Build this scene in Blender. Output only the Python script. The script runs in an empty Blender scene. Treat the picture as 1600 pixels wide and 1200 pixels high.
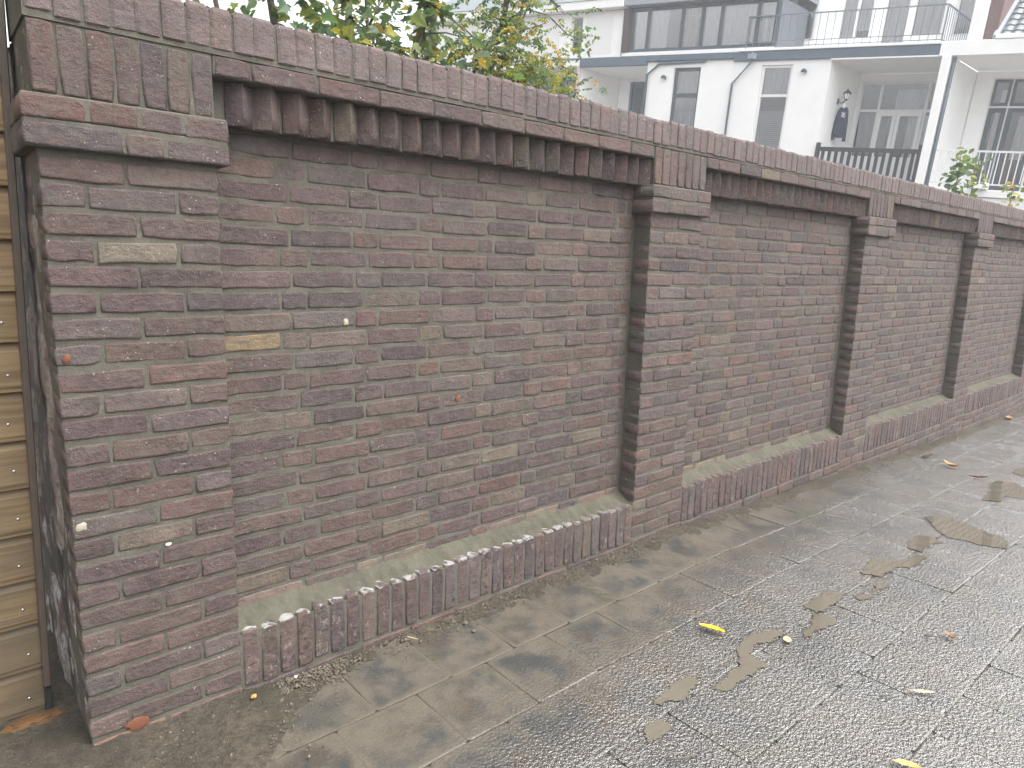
import bpy, bmesh, math, random
import numpy as np
from mathutils import Vector, Matrix, noise
random.seed(11); RNG = np.random.default_rng(7)
R = math.radians
S = bpy.context.scene
COL = S.collection

# ------------------------------------------------------------------ camera
CAM = Vector((-0.6939, -2.2278, 1.4677))
def cam_axes(yaw, pitch, roll):
    f = Vector((math.sin(yaw)*math.cos(pitch), math.cos(yaw)*math.cos(pitch), -math.sin(pitch)))
    r = Vector((math.cos(yaw), -math.sin(yaw), 0)); u = r.cross(f)
    c, s = math.cos(roll), math.sin(roll)
    return c*r + s*u, -s*r + c*u, f
cr, cu, cf = cam_axes(0.7158, 0.1809, 0.0285)
cd = bpy.data.cameras.new('camera'); cam = bpy.data.objects.new('camera', cd); COL.objects.link(cam)
cd.sensor_fit = 'HORIZONTAL'; cd.sensor_width = 36; cd.lens = 36*1065.03/1600
cd.clip_start = 0.05; cd.clip_end = 2000
cam.matrix_world = Matrix(((cr.x, cu.x, -cf.x, CAM.x), (cr.y, cu.y, -cf.y, CAM.y), (cr.z, cu.z, -cf.z, CAM.z), (0, 0, 0, 1)))
S.camera = cam

# ------------------------------------------------------------------ sky, sun, exposure
SUN_DIR = Vector((0.22, -0.45, 0.87)).normalized()          # towards the (veiled) sun
W = bpy.data.worlds.new('World'); S.world = W; W.use_nodes = True
nt = W.node_tree; nt.nodes.clear()
sky = nt.nodes.new('ShaderNodeTexSky'); sky.sky_type = 'NISHITA'; sky.sun_disc = False
sky.sun_elevation = math.asin(SUN_DIR.z); sky.sun_rotation = math.atan2(SUN_DIR.x, SUN_DIR.y)
sky.air_density = 1.0; sky.dust_density = 5.0; sky.ozone_density = 1.0
hs = nt.nodes.new('ShaderNodeHueSaturation'); hs.inputs['Saturation'].default_value = 0.12
bg = nt.nodes.new('ShaderNodeBackground'); bg.inputs['Strength'].default_value = 0.15
wo = nt.nodes.new('ShaderNodeOutputWorld')
nt.links.new(sky.outputs[0], hs.inputs['Color']); nt.links.new(hs.outputs[0], bg.inputs['Color']); nt.links.new(bg.outputs[0], wo.inputs['Surface'])
sl = bpy.data.lights.new('sun', 'SUN'); so = bpy.data.objects.new('sun', sl); COL.objects.link(so)
sl.energy = 0.5; sl.angle = R(40); sl.color = (1.0, 0.97, 0.93)
so.rotation_euler = (-SUN_DIR).to_track_quat('-Z', 'Y').to_euler()
S.view_settings.view_transform = 'Standard'; S.view_settings.look = 'None'
S.view_settings.gamma = 1.0; S.view_settings.use_curve_mapping = False
S.view_settings.exposure = 1.80

# ------------------------------------------------------------------ helpers
ZB = 1.83                                # fitted wall datum -> world height
def gz(x):                               # the street falls gently to the right
    return -0.031*max(0.0, x-2.3)
def fbm(x, y, z=0.0, o=4): return noise.fractal((x, y, z), 1.0, 2.0, o)

def new_obj(name, verts, faces, mat=None, parent=None, smooth=False, normals=None, tint=None):
    me = bpy.data.meshes.new(name); me.from_pydata(verts, [], faces)
    if mat: me.materials.append(mat)
    if smooth: me.polygons.foreach_set('use_smooth', [True]*len(me.polygons))
    if tint is not None:
        at = me.attributes.new('tint', 'FLOAT_COLOR', 'FACE')
        at.data.foreach_set('color', np.asarray(tint, dtype=np.float32).ravel())
    me.update()
    if normals is not None:
        me.polygons.foreach_set('use_smooth', [True]*len(me.polygons))
        me.normals_split_custom_set_from_vertices(normals)
    o = bpy.data.objects.new(name, me); COL.objects.link(o)
    if parent: set_parent(o, parent)
    return o
def set_parent(o, p):
    o.parent = p
    o.matrix_parent_inverse = Matrix.Translation(-world_loc(p))      # parents are only ever translated
def world_loc(p):
    return p.location.copy() if not p.parent else world_loc(p.parent)+p.matrix_parent_inverse.to_translation()+p.location
def empty(name, loc):
    o = bpy.data.objects.new(name, None); o.location = loc; o.empty_display_size = 0.2; COL.objects.link(o); return o
def tag(o, label=None, cat=None, group=None, kind=None):
    if label: o['label'] = label
    if cat: o['category'] = cat
    if group: o['group'] = group
    if kind: o['kind'] = kind
    return o

class MB:                                 # mesh collector
    def __init__(s, f=None): s.v = []; s.f = []; s.fn = f or (lambda p: p)
    def add(s, vs, fs):
        n = len(s.v); s.v += [tuple(s.fn(p)) for p in vs]; s.f += [tuple(i+n for i in f) for f in fs]; return s
    def box(s, x0, x1, y0, y1, z0, z1, b=0.0):
        if b <= 0:
            vs = [(x0,y0,z0),(x1,y0,z0),(x1,y1,z0),(x0,y1,z0),(x0,y0,z1),(x1,y0,z1),(x1,y1,z1),(x0,y1,z1)]
            return s.add(vs, [(3,2,1,0),(4,5,6,7),(0,1,5,4),(1,2,6,5),(2,3,7,6),(3,0,4,7)])
        bm = bmesh.new(); bmesh.ops.create_cube(bm, size=1)
        for v in bm.verts: v.co = Vector(((x0+x1)/2+v.co.x*(x1-x0), (y0+y1)/2+v.co.y*(y1-y0), (z0+z1)/2+v.co.z*(z1-z0)))
        bmesh.ops.bevel(bm, geom=bm.edges[:], offset=b, segments=1, affect='EDGES')
        bm.verts.index_update(); vs = [tuple(v.co) for v in bm.verts]; fs = [tuple(v.index for v in f.verts) for f in bm.faces]; bm.free()
        return s.add(vs, fs)
    def tube(s, pts, rad, n=6, cap=True):
        pts = [Vector(p) for p in pts]; rad = rad if isinstance(rad, (list, tuple)) else [rad]*len(pts)
        vs = []; 
        for i, p in enumerate(pts):
            t = (pts[min(i+1, len(pts)-1)]-pts[max(i-1, 0)]).normalized()
            a = t.cross(Vector((0, 0, 1)) if abs(t.z) < .9 else Vector((1, 0, 0))).normalized(); b = t.cross(a)
            for k in range(n):
                an = 2*math.pi*k/n; vs.append(p+rad[i]*(math.cos(an)*a+math.sin(an)*b))
        fs = [(i*n+k, i*n+(k+1) % n, (i+1)*n+(k+1) % n, (i+1)*n+k) for i in range(len(pts)-1) for k in range(n)]
        if cap: fs += [tuple(range(n))[::-1], tuple((len(pts)-1)*n+k for k in range(n))]
        return s.add(vs, fs)
    def prism(s, poly, y0, y1):           # poly in (x,z), extruded along y
        n = len(poly); vs = [(x, y0, z) for x, z in poly]+[(x, y1, z) for x, z in poly]
        return s.add(vs, [tuple(range(n)), tuple(range(2*n-1, n-1, -1))]+[((i+1) % n, i, n+i, n+(i+1) % n) for i in range(n)])
    def build(s, name, mat, parent=None, smooth=False): return new_obj(name, s.v, s.f, mat, parent, smooth)

# ------------------------------------------------------------------ materials
class NT:
    def __init__(s, name):
        s.m = bpy.data.materials.new(name); s.m.use_nodes = True; s.t = s.m.node_tree; s.t.nodes.clear()
        s.out = s.n('ShaderNodeOutputMaterial'); s.b = s.n('ShaderNodeBsdfPrincipled'); s.l(s.b.outputs[0], s.out.inputs['Surface'])
        s.geo = s.n('ShaderNodeNewGeometry'); s.P = s.geo.outputs['Position']
    def n(s, t, **k):
        o = s.t.nodes.new(t)
        for a, v in k.items(): setattr(o, a, v)
        return o
    def l(s, a, b): s.t.links.new(a, b)
    def put(s, sock, v):
        if hasattr(v, 'is_output') or isinstance(v, bpy.types.NodeSocket): s.l(v, sock)
        else: sock.default_value = v
    def noise(s, scale, detail=4, rough=.55, vec=None, stretch=None, dist=0.0):
        v = vec or s.P
        if stretch:
            mp = s.n('ShaderNodeMapping'); mp.inputs['Scale'].default_value = stretch; s.l(v, mp.inputs['Vector']); v = mp.outputs[0]
        o = s.n('ShaderNodeTexNoise'); s.l(v, o.inputs['Vector']); o.inputs['Scale'].default_value = scale
        o.inputs['Detail'].default_value = detail; o.inputs['Roughness'].default_value = rough; o.inputs['Distortion'].default_value = dist
        return o.outputs['Fac']
    def voro(s, scale, feat='F1', vec=None, out='Distance'):
        o = s.n('ShaderNodeTexVoronoi', feature=feat); s.l(vec or s.P, o.inputs['Vector']); o.inputs['Scale'].default_value = scale; return o.outputs[out]
    def ramp(s, fac, *st, interp='LINEAR'):
        o = s.n('ShaderNodeValToRGB'); e = o.color_ramp.elements; o.color_ramp.interpolation = interp
        while len(e) < len(st): e.new(0.5)
        for el, (p, c) in zip(e, st): el.position = p; el.color = (c if isinstance(c, (tuple, list)) else (c, c, c))[:3]+(1,) if isinstance(c, (tuple, list)) else (c, c, c, 1)
        s.l(fac, o.inputs[0]); return o.outputs[0]
    def mix(s, fac, a, b, mode='MIX'):
        o = s.n('ShaderNodeMix', data_type='RGBA', blend_type=mode)
        f, x, y = o.inputs[0], o.inputs[6], o.inputs[7]
        s.put(f, fac); s.put(x, a+(1,) if isinstance(a, tuple) and len(a) == 3 else a); s.put(y, b+(1,) if isinstance(b, tuple) and len(b) == 3 else b)
        return o.outputs[2]
    def math(s, op, a, b=None, c=None, clamp=False):
        o = s.n('ShaderNodeMath', operation=op, use_clamp=clamp); s.put(o.inputs[0], a)
        if b is not None: s.put(o.inputs[1], b)
        if c is not None: s.put(o.inputs[2], c)
        return o.outputs[0]
    def mrange(s, v, a, b, c=0., d=1., smooth=True):
        o = s.n('ShaderNodeMapRange', interpolation_type='SMOOTHSTEP' if smooth else 'LINEAR'); s.l(v, o.inputs[0])
        for i, x in enumerate((a, b, c, d)): o.inputs[i+1].default_value = x
        return o.outputs[0]
    def xyz(s, v=None):
        o = s.n('ShaderNodeSeparateXYZ'); s.l(v or s.P, o.inputs[0]); return o.outputs
    def bump(s, h, strength=.5, dist=.01, normal=None):
        o = s.n('ShaderNodeBump'); s.l(h, o.inputs['Height']); o.inputs['Strength'].default_value = strength; o.inputs['Distance'].default_value = dist
        if normal: s.l(normal, o.inputs['Normal'])
        return o.outputs[0]
    def done(s, color=None, rough=None, spec=None, normal=None, **k):
        if color is not None: s.put(s.b.inputs['Base Color'], color+(1,) if isinstance(color, tuple) else color)
        if rough is not None: s.put(s.b.inputs['Roughness'], rough)
        if spec is not None: s.put(s.b.inputs['Specular IOR Level'], spec)
        if normal is not None: s.l(normal, s.b.inputs['Normal'])
        for a, v in k.items(): s.put(s.b.inputs[a.replace('_', ' ')], v)
        return s.m

def mat_brick(name, attr, lime=False):
    t = NT(name)
    if attr:
        a = t.n('ShaderNodeAttribute', attribute_name='tint'); base = a.outputs['Color']
    else:
        a = t.n('ShaderNodeObjectInfo'); base = a.outputs['Color']
    n1 = t.noise(9, 5, .6); n2 = t.noise(48, 6, .65); n3 = t.noise(260, 3, .6); n4 = t.noise(24, 4, .6, stretch=(.45, 1, 1.6))
    c = t.mix(1.0, base, t.ramp(n1, (.28, .66), (.5, 1.0), (.72, 1.36)), 'MULTIPLY')
    c = t.mix(t.math('MULTIPLY', t.mrange(n4, .5, .68), .4), c, (.106, .064, .051))      # warm fired streaks
    c = t.mix(t.math('MULTIPLY', t.mrange(n2, .52, .72), .5), c, (.038, .030, .030))      # sooty patches
    c = t.mix(1.0, c, t.ramp(n3, (.2, .78), (.5, 1.0), (.8, 1.25)), 'MULTIPLY')
    film = t.math('MULTIPLY', t.mrange(t.noise(30, 6, .7), .46, .70), .42)
    c = t.mix(film, c, (.125, .116, .096))                                                    # mortar smear left on the face
    sp = t.math('MULTIPLY', t.mrange(t.noise(150, 2, .5), .66, .72), t.mrange(t.noise(11, 3, .6), .50, .62))
    c = t.mix(t.math('MULTIPLY', sp, .8), c, (.42, .40, .36))                              # lime specks
    if lime:
        gN = t.xyz(t.geo.outputs['True Normal'])
        pz = t.xyz()
        top = t.math('MULTIPLY', t.mrange(gN[2], .3, .6), t.mrange(t.noise(24, 4), .44, .54))
        top = t.math('MULTIPLY', top, t.mrange(pz[0], 2.2, 1.2))
        c = t.mix(top, c, (.27, .265, .25))
        sc = t.math('MULTIPLY', t.mrange(t.noise(38, 4, .6, stretch=(1.3, 1, .7)), .56, .66), t.mrange(t.noise(6, 2), .42, .6))
        c = t.mix(t.math('MULTIPLY', sc, .6), c, (.24, .19, .17))
        dk = t.math('MULTIPLY', t.mrange(t.noise(55, 5, .7), .47, .6), t.mrange(t.noise(8, 2, vec=None), .40, .62))
        c = t.mix(t.math('MULTIPLY', dk, .75), c, (.032, .026, .027))
    h = t.math('ADD', t.math('MULTIPLY', n2, 1.1), t.math('ADD', t.math('MULTIPLY', n3, .45), t.math('MULTIPLY', n4, .7)))
    return t.done(c, t.mrange(n1, .3, .7, .62, .85), .35, t.bump(h, 1.0, .0065))
M_BRICK = mat_brick('brick_fired_clay', False); M_BRICK_A = mat_brick('brick_fired_clay_joined', True)
M_PLBRICK = mat_brick('brick_plinth_limed', False, True)

def mat_mortar(name, c0=(.114, .107, .087), c1=(.084, .078, .063)):
    t = NT(name); n1 = t.noise(7, 4); n2 = t.noise(60, 5, .65); n3 = t.noise(380, 3, .6)
    c = t.mix(t.mrange(n1, .35, .65), c0, c1); c = t.mix(t.math('MULTIPLY', t.mrange(n2, .5, .75), .5), c, (.135, .127, .101))
    c = t.mix(1., c, t.ramp(n3, (.25, .72), (.5, 1.), (.8, 1.3)), 'MULTIPLY')
    h = t.math('ADD', n2, t.math('MULTIPLY', n3, .7))
    return t.done(c, .9, .2, t.bump(h, .8, .004))
M_MORTAR = mat_mortar('mortar')
M_WASH = mat_mortar('mortar_wash', (.095, .090, .068), (.072, .067, .050))

def mat_return():
    t = NT('rough_pier_return'); n1 = t.noise(9, 5, .6, stretch=(1, 1, .5)); n2 = t.noise(40, 6, .7); n3 = t.noise(220, 3)
    c = t.mix(t.mrange(n1, .4, .6), (.150, .102, .092), (.250, .222, .188))
    c = t.mix(t.math('MULTIPLY', t.mrange(n2, .5, .65), .7), c, (.105, .075, .070))
    z = t.xyz()[2]
    ef = t.math('MULTIPLY', t.mrange(t.noise(14, 5, .65, stretch=(1, 1, .6)), .50, .62), t.mrange(z, 1.15, .15))
    c = t.mix(t.math('MULTIPLY', ef, .85), c, (.52, .50, .50))
    return t.done(c, .88, .25, t.bump(t.math('ADD', n2, t.math('MULTIPLY', n3, .4)), .9, .008))
M_RETURN = mat_return()

def flat(name, c, rough=.6, spec=.4, var=.12, sc=14, bump=.0, **k):
    t = NT(name); n = t.noise(sc, 5, .6)
    col = t.mix(1., tuple(c)+(1,) if len(c) == 3 else c, t.ramp(n, (.25, 1-var), (.75, 1+var)), 'MULTIPLY')
    nb = t.bump(t.noise(sc*8, 4), bump, .004) if bump else None
    return t.done(col, rough, spec, nb, **k)

def mat_wood():
    t = NT('treated_pine'); oi = t.n('ShaderNodeObjectInfo'); add = t.n('ShaderNodeVectorMath', operation='ADD')
    cb = t.n('ShaderNodeCombineXYZ'); r = t.math('MULTIPLY', oi.outputs['Random'], 37.0); t.l(r, cb.inputs[0]); t.l(r, cb.inputs[2]); t.l(t.P, add.inputs[0]); t.l(cb.outputs[0], add.inputs[1])
    v = add.outputs[0]
    g1 = t.noise(30, 4, .6, vec=v, stretch=(.05, 1, 1.5), dist=.6); g2 = t.noise(140, 4, .6, vec=v, stretch=(.03, 1, 1.2)); g3 = t.noise(3.5, 3, vec=v)
    c = t.mix(t.mrange(g1, .36, .64), (.215, .146, .072), (.135, .086, .040))
    c = t.mix(t.math('MULTIPLY', t.mrange(g2, .5, .7), .5), c, (.074, .048, .026))
    z = t.xyz()[2]
    wet = t.math('MULTIPLY', t.mrange(z, 1.5, .1), t.mrange(g3, .15, .6))
    c = t.mix(t.math('MULTIPLY', wet, .75), c, (.074, .061, .042))                 # grey-green weathering climbs from the soil
    return t.done(c, .6, .35, t.bump(t.math('ADD', g1, t.math('MULTIPLY', g2, .5)), .45, .003))
M_WOOD = mat_wood()
M_POST = flat('brown_coated_post', (.075, .058, .046), .5, .4, .15, 20)
M_STEEL = flat('screw_steel', (.6, .6, .6), .3, .5, .05, Metallic=1.0)
M_DARK = flat('gap_shade_black', (.02, .02, .02), .9)

def mat_sand(name='wet_sand', dk=1.0):
    t = NT(name); n1 = t.noise(5, 5, .6); n2 = t.noise(45, 6, .7); n3 = t.noise(420, 3, .7); vo = t.voro(260)
    c = t.mix(t.mrange(n1, .35, .65), (.112*dk, .094*dk, .070*dk), (.066*dk, .056*dk, .042*dk))
    c = t.mix(t.math('MULTIPLY', t.mrange(n2, .42, .62), .75), c, (.048*dk, .041*dk, .031*dk)); c = t.mix(t.math('MULTIPLY', t.mrange(t.noise(130, 4, .7), .55, .68), .6), c, (.17*dk, .148*dk, .115*dk))  # crevice shade among the clumps painted into the colour, plus pale grains
    c = t.mix(t.math('MULTIPLY', t.mrange(t.noise(3.3, 4), .56, .66), .35), c, (.062, .066, .030))
    c = t.mix(1., c, t.ramp(n3, (.25, .6), (.5, 1.), (.8, 1.5)), 'MULTIPLY')
    h = t.math('ADD', t.math('MULTIPLY', n2, 1.3), t.math('MULTIPLY', t.math('SUBTRACT', 1.0, vo), .5))
    return t.done(c, .82, .3, t.bump(t.math('ADD', h, t.math('MULTIPLY', n3, .4)), 1.0, .012))
M_SAND = mat_sand()
M_GROUND = mat_sand('soil', .8)

def mat_tile():
    t = NT('wet_concrete_tile'); oi = t.n('ShaderNodeObjectInfo')
    p = t.xyz(); tc = t.n('ShaderNodeTexCoord'); lp = t.xyz(tc.outputs['Object'])
    n1 = t.noise(2.3, 5, .6); n2 = t.noise(34, 5, .65); n3 = t.noise(300, 3, .6); vo = t.voro(170); h1 = t.noise(88, 3, .5); h2 = t.noise(210, 2, .5)
    edge = t.mrange(t.math('ADD', t.math('MAXIMUM', t.math('ABSOLUTE', lp[0]), t.math('ABSOLUTE', lp[1])), t.math('MULTIPLY', t.math('SUBTRACT', t.noise(11, 4), .5), .11)), .095, .150)
    # how much water lies on the surface: dry and sandy beside the wall, wet further out
    wet = t.math('ADD', t.mrange(t.math('SUBTRACT', t.math('MULTIPLY', p[0], .16), p[1]), .58, 1.25), t.math('MULTIPLY', t.math('SUBTRACT', n1, .5), 1.0), clamp=True)
    wet = t.math('MULTIPLY', wet, t.mrange(p[0], -.2, .6), clamp=True)
    c = t.mix(oi.outputs['Random'], (.048, .043, .036), (.066, .060, .050))
    c = t.mix(t.math('MULTIPLY', t.mrange(t.noise(3.1, 4, .6), .47, .60), .7), c, (.028, .032, .033))    # blue-grey stains
    c = t.mix(t.math('MULTIPLY', t.mrange(t.noise(4.3, 4, .6, dist=.5), .52, .66), .6), c, (.062, .047, .032))   # brown stains
    sandy = t.math('MULTIPLY', t.math('SUBTRACT', 1.0, t.math('MULTIPLY', wet, .75)), t.math('MAXIMUM', t.mrange(t.noise(5, 5, .65), .40, .62), edge))
    c = t.mix(t.math('MULTIPLY', sandy, .85), c, (.104, .089, .068))
    c = t.mix(t.math('MULTIPLY', t.math('MULTIPLY', edge, t.mrange(t.noise(1.9, 3), .58, .66)), t.mrange(n2, .42, .6)), c, (.040, .046, .020))   # moss in the joints
    c = t.mix(1., c, t.ramp(n3, (.25, .7), (.5, 1.), (.8, 1.35)), 'MULTIPLY')
    h = t.math('ADD', t.math('MULTIPLY', h1, 1.6), t.math('ADD', t.math('MULTIPLY', h2, .5), t.math('ADD', t.math('MULTIPLY', vo, -.3), t.math('MULTIPLY', n2, .8))))
    rough = t.mix(wet, (.72, .72, .72), (.11, .11, .11)); spec = t.mix(wet, (.3, .3, .3), (1., 1., 1.))
    b = t.n('ShaderNodeBump'); t.l(h, b.inputs['Height']); b.inputs['Distance'].default_value = .0062
    t.l(t.mix(wet, (.30, .30, .30), (1., 1., 1.)), b.inputs['Strength'])
    t.l(b.outputs[0], t.b.inputs['Coat Normal']); t.b.inputs['Coat IOR'].default_value = 1.6; t.b.inputs['Coat Roughness'].default_value = .03
    t.l(wet, t.b.inputs['Coat Weight'])
    return t.done(c, rough, spec, b.outputs[0])
M_TILE = mat_tile()

def mat_puddle():
    t = NT('puddle_water'); n = t.noise(5, 4); c = t.mix(n, (.115, .102, .078), (.140, .126, .098))
    m = t.done(c, .03, .6, t.bump(t.noise(7, 2), .04, .004), Coat_Weight=1.0, Coat_Roughness=.015, Coat_IOR=1.5)
    a = t.n('ShaderNodeAttribute', attribute_name='depth'); tr = t.n('ShaderNodeBsdfTransparent'); mx = t.n('ShaderNodeMixShader')
    f = t.mrange(t.math('ADD', a.outputs['Fac'], t.math('MULTIPLY', t.math('SUBTRACT', t.noise(95, 4, .65), .5), 1.5)), .25, .55)
    t.l(f, mx.inputs[0]); t.l(tr.outputs[0], mx.inputs[1]); t.l(t.b.outputs[0], mx.inputs[2]); t.l(mx.outputs[0], t.out.inputs['Surface'])
    return m
M_WATER = mat_puddle()

M_WHITE = flat('white_render', (.89, .89, .88), .75, .3, .03, 3)
M_WFRAME = flat('white_paint', (.78, .78, .77), .45, .4, .03)
M_BLUE = flat('blue_grey_paint', (.085, .125, .165), .45, .4, .10, 5)
M_SLATE = flat('slate_frame', (.050, .072, .092), .45, .4, .08, 6)
M_GREYR = flat('grey_rail', (.16, .19, .22), .5, .4, .08)
M_BLACKW = flat('black_stained_wood', (.022, .026, .034), .55, .4, .15)
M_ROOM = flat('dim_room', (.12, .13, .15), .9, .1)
M_CURT = flat('net_curtain_and_glare', (.90, .90, .92), .85, .1, .05, 30)
M_CURTG = flat('grey_blue_curtain', (.22, .27, .29), .85, .1, .08, 30)
M_CURTB = flat('striped_curtain', (.46, .38, .35), .85, .1, .25, 9)
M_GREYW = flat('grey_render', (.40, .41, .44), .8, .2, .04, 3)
M_PINK = flat('pinkish_render', (.62, .50, .50), .8, .2, .04, 3)
M_CHIM = flat('brown_facing_brick', (.17, .11, .105), .8, .2, .25, 40)
M_CHIMD = flat('dark_pilaster_brick', (.085, .062, .064), .8, .2, .25, 40)
M_ROOFT = flat('slate_grey_tile', (.13, .155, .165), .55, .4, .12, 20)
M_ZINC = flat('zinc', (.28, .31, .35), .45, .5, .1, 6)
M_BLIND = flat('grey_blind', (.62, .65, .68), .7, .2, .04, 10)
def mat_glass():
    t = NT('window_glass'); tr = t.n('ShaderNodeBsdfTransparent'); tr.inputs[0].default_value = (.95, .96, .97, 1)
    gl = t.n('ShaderNodeBsdfGlossy'); gl.inputs['Roughness'].default_value = .01
    fr = t.n('ShaderNodeFresnel'); fr.inputs[0].default_value = 2.1
    mx = t.n('ShaderNodeMixShader'); t.l(fr.outputs[0], mx.inputs[0]); t.l(tr.outputs[0], mx.inputs[1]); t.l(gl.outputs[0], mx.inputs[2]); t.l(mx.outputs[0], t.out.inputs['Surface'])
    t.t.nodes.remove(t.b); return t.m
M_GLASS = mat_glass()
def mat_leaf(name, cols, spread=5.0, trans=.5):
    t = NT(name); a = t.n('ShaderNodeAttribute', attribute_name='tint')
    n = t.noise(60, 3); c = t.mix(1., a.outputs['Color'], t.ramp(n, (.3, .75), (.7, 1.2)), 'MULTIPLY')
    tl = t.n('ShaderNodeBsdfTranslucent'); t.l(t.mix(1., c, (1.15, 1.2, .7), 'MULTIPLY'), tl.inputs[0])
    mx = t.n('ShaderNodeMixShader'); mx.inputs[0].default_value = trans
    t.done(c, .5, .4); t.l(t.b.outputs[0], mx.inputs[1]); t.l(tl.outputs[0], mx.inputs[2]); t.l(mx.outputs[0], t.out.inputs['Surface'])
    return t.m
M_LEAF = mat_leaf('leaf', None)
M_BARK = flat('bark', (.115, .103, .088), .85, .2, .3, 40, .5)

# ------------------------------------------------------------------ ground
ground = None
def build_ground():
    xs = [-150, -60, -30, -12, -3, 0, 2.3, 4, 6, 8, 10, 12, 14, 20, 40, 80, 150]; ys = [-150, -60, -20, -6, 0, .5, 3, 12, 40, 80, 150]
    v = [(x, y, max(gz(x), -.6)-.0062) for x in xs for y in ys]; n = len(ys)
    f = [(i*n+j, (i+1)*n+j, (i+1)*n+j+1, i*n+j+1) for i in range(len(xs)-1) for j in range(n-1)]
    o = new_obj('ground', v, f, M_GROUND); tag(o, kind='structure'); return o
ground = build_ground()

# pavement of 300 mm tiles, running bond, settled unevenly
def tile_mesh(seed):
    rr = random.Random(seed); w = .1495; b = .0028; th = .045
    vs = []; jit = lambda a: rr.uniform(-a, a)
    c = [(-w, -w), (w, -w), (w, w), (-w, w)]
    out = [];
    for k in range(4):
        a, d = c[k], c[(k+1) % 4]; e = ((d[0]-a[0])/(2*w), (d[1]-a[1])/(2*w))
        for q in (.035, .5, .965): out.append((a[0]+e[0]*2*w*q+jit(.0012), a[1]+e[1]*2*w*q+jit(.0012)))
    n = len(out)
    vs += [(x, y, -th) for x, y in out]; vs += [(x, y, -b*.7+jit(.001)) for x, y in out]; vs += [(x*.955, y*.955, jit(.0006)) for x, y in out]
    fs = [tuple(range(2*n, 3*n))]
    for r in range(2): fs += [(r*n+i, r*n+(i+1) % n, (r+1)*n+(i+1) % n, (r+1)*n+i) for i in range(n)]
    me = bpy.data.meshes.new('paving_tile'); me.from_pydata(vs, [], fs); me.materials.append(M_TILE); me.update(); return me
def build_pavement():
    root = empty('pavement', (3.0, -1.5, 0)); tag(root, kind='structure')
    meshes = [tile_mesh(k) for k in range(10)]; spots = []
    rr = random.Random(5)
    for r in range(-1, 13):
        y = -.147-.3*r+.15-.3+.0
        yc = -.447-.15-.3*(r-1)
        for k in range(-4, 46):
            x = .16+.15+.3*k+(.15 if (r % 2 == 0) else 0)
            if x > 13.2: continue
            d = math.hypot(x-CAM.x, yc-CAM.y)
            rel = Vector((x, yc, gz(x)))-CAM; dep = rel.dot(cf)
            px = 800+1065*rel.dot(cr)/dep if dep > .2 else -999; py = 600-1065*rel.dot(cu)/dep if dep > .2 else 5000
            vis = -120 < px < 1720 and py < 1330 and yc > -2.3
            spots.append((0 if vis else 1, d, x, yc))
    spots.sort(); vs, fs = [], []
    for i, (v_, d, x, y) in enumerate(spots):
        dz = rr.gauss(0, .0008); rx = rr.gauss(0, .0042); ry = rr.gauss(0, .0042)+(math.atan(.031) if x > 2.3 else 0); rz = rr.gauss(0, .006)
        m = rr.choice(meshes); q = rr.randrange(4)*math.pi/2
        T = Matrix.Translation((x, y, gz(x)+dz-.002)) @ Matrix.Rotation(ry, 4, 'Y') @ Matrix.Rotation(rx, 4, 'X') @ Matrix.Rotation(rz+q, 4, 'Z')
        if i < 300:
            o = bpy.data.objects.new('paving_tile', m); COL.objects.link(o); o.matrix_world = T; set_parent(o, root)
        else:
            n = len(vs); vs += [tuple(T @ v.co) for v in m.vertices]; fs += [tuple(j+n for j in p.vertices) for p in m.polygons]
    o = new_obj('paving_tiles', vs, fs, M_TILE, root); tag(o, kind='stuff')
    return root
build_pavement()

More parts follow.
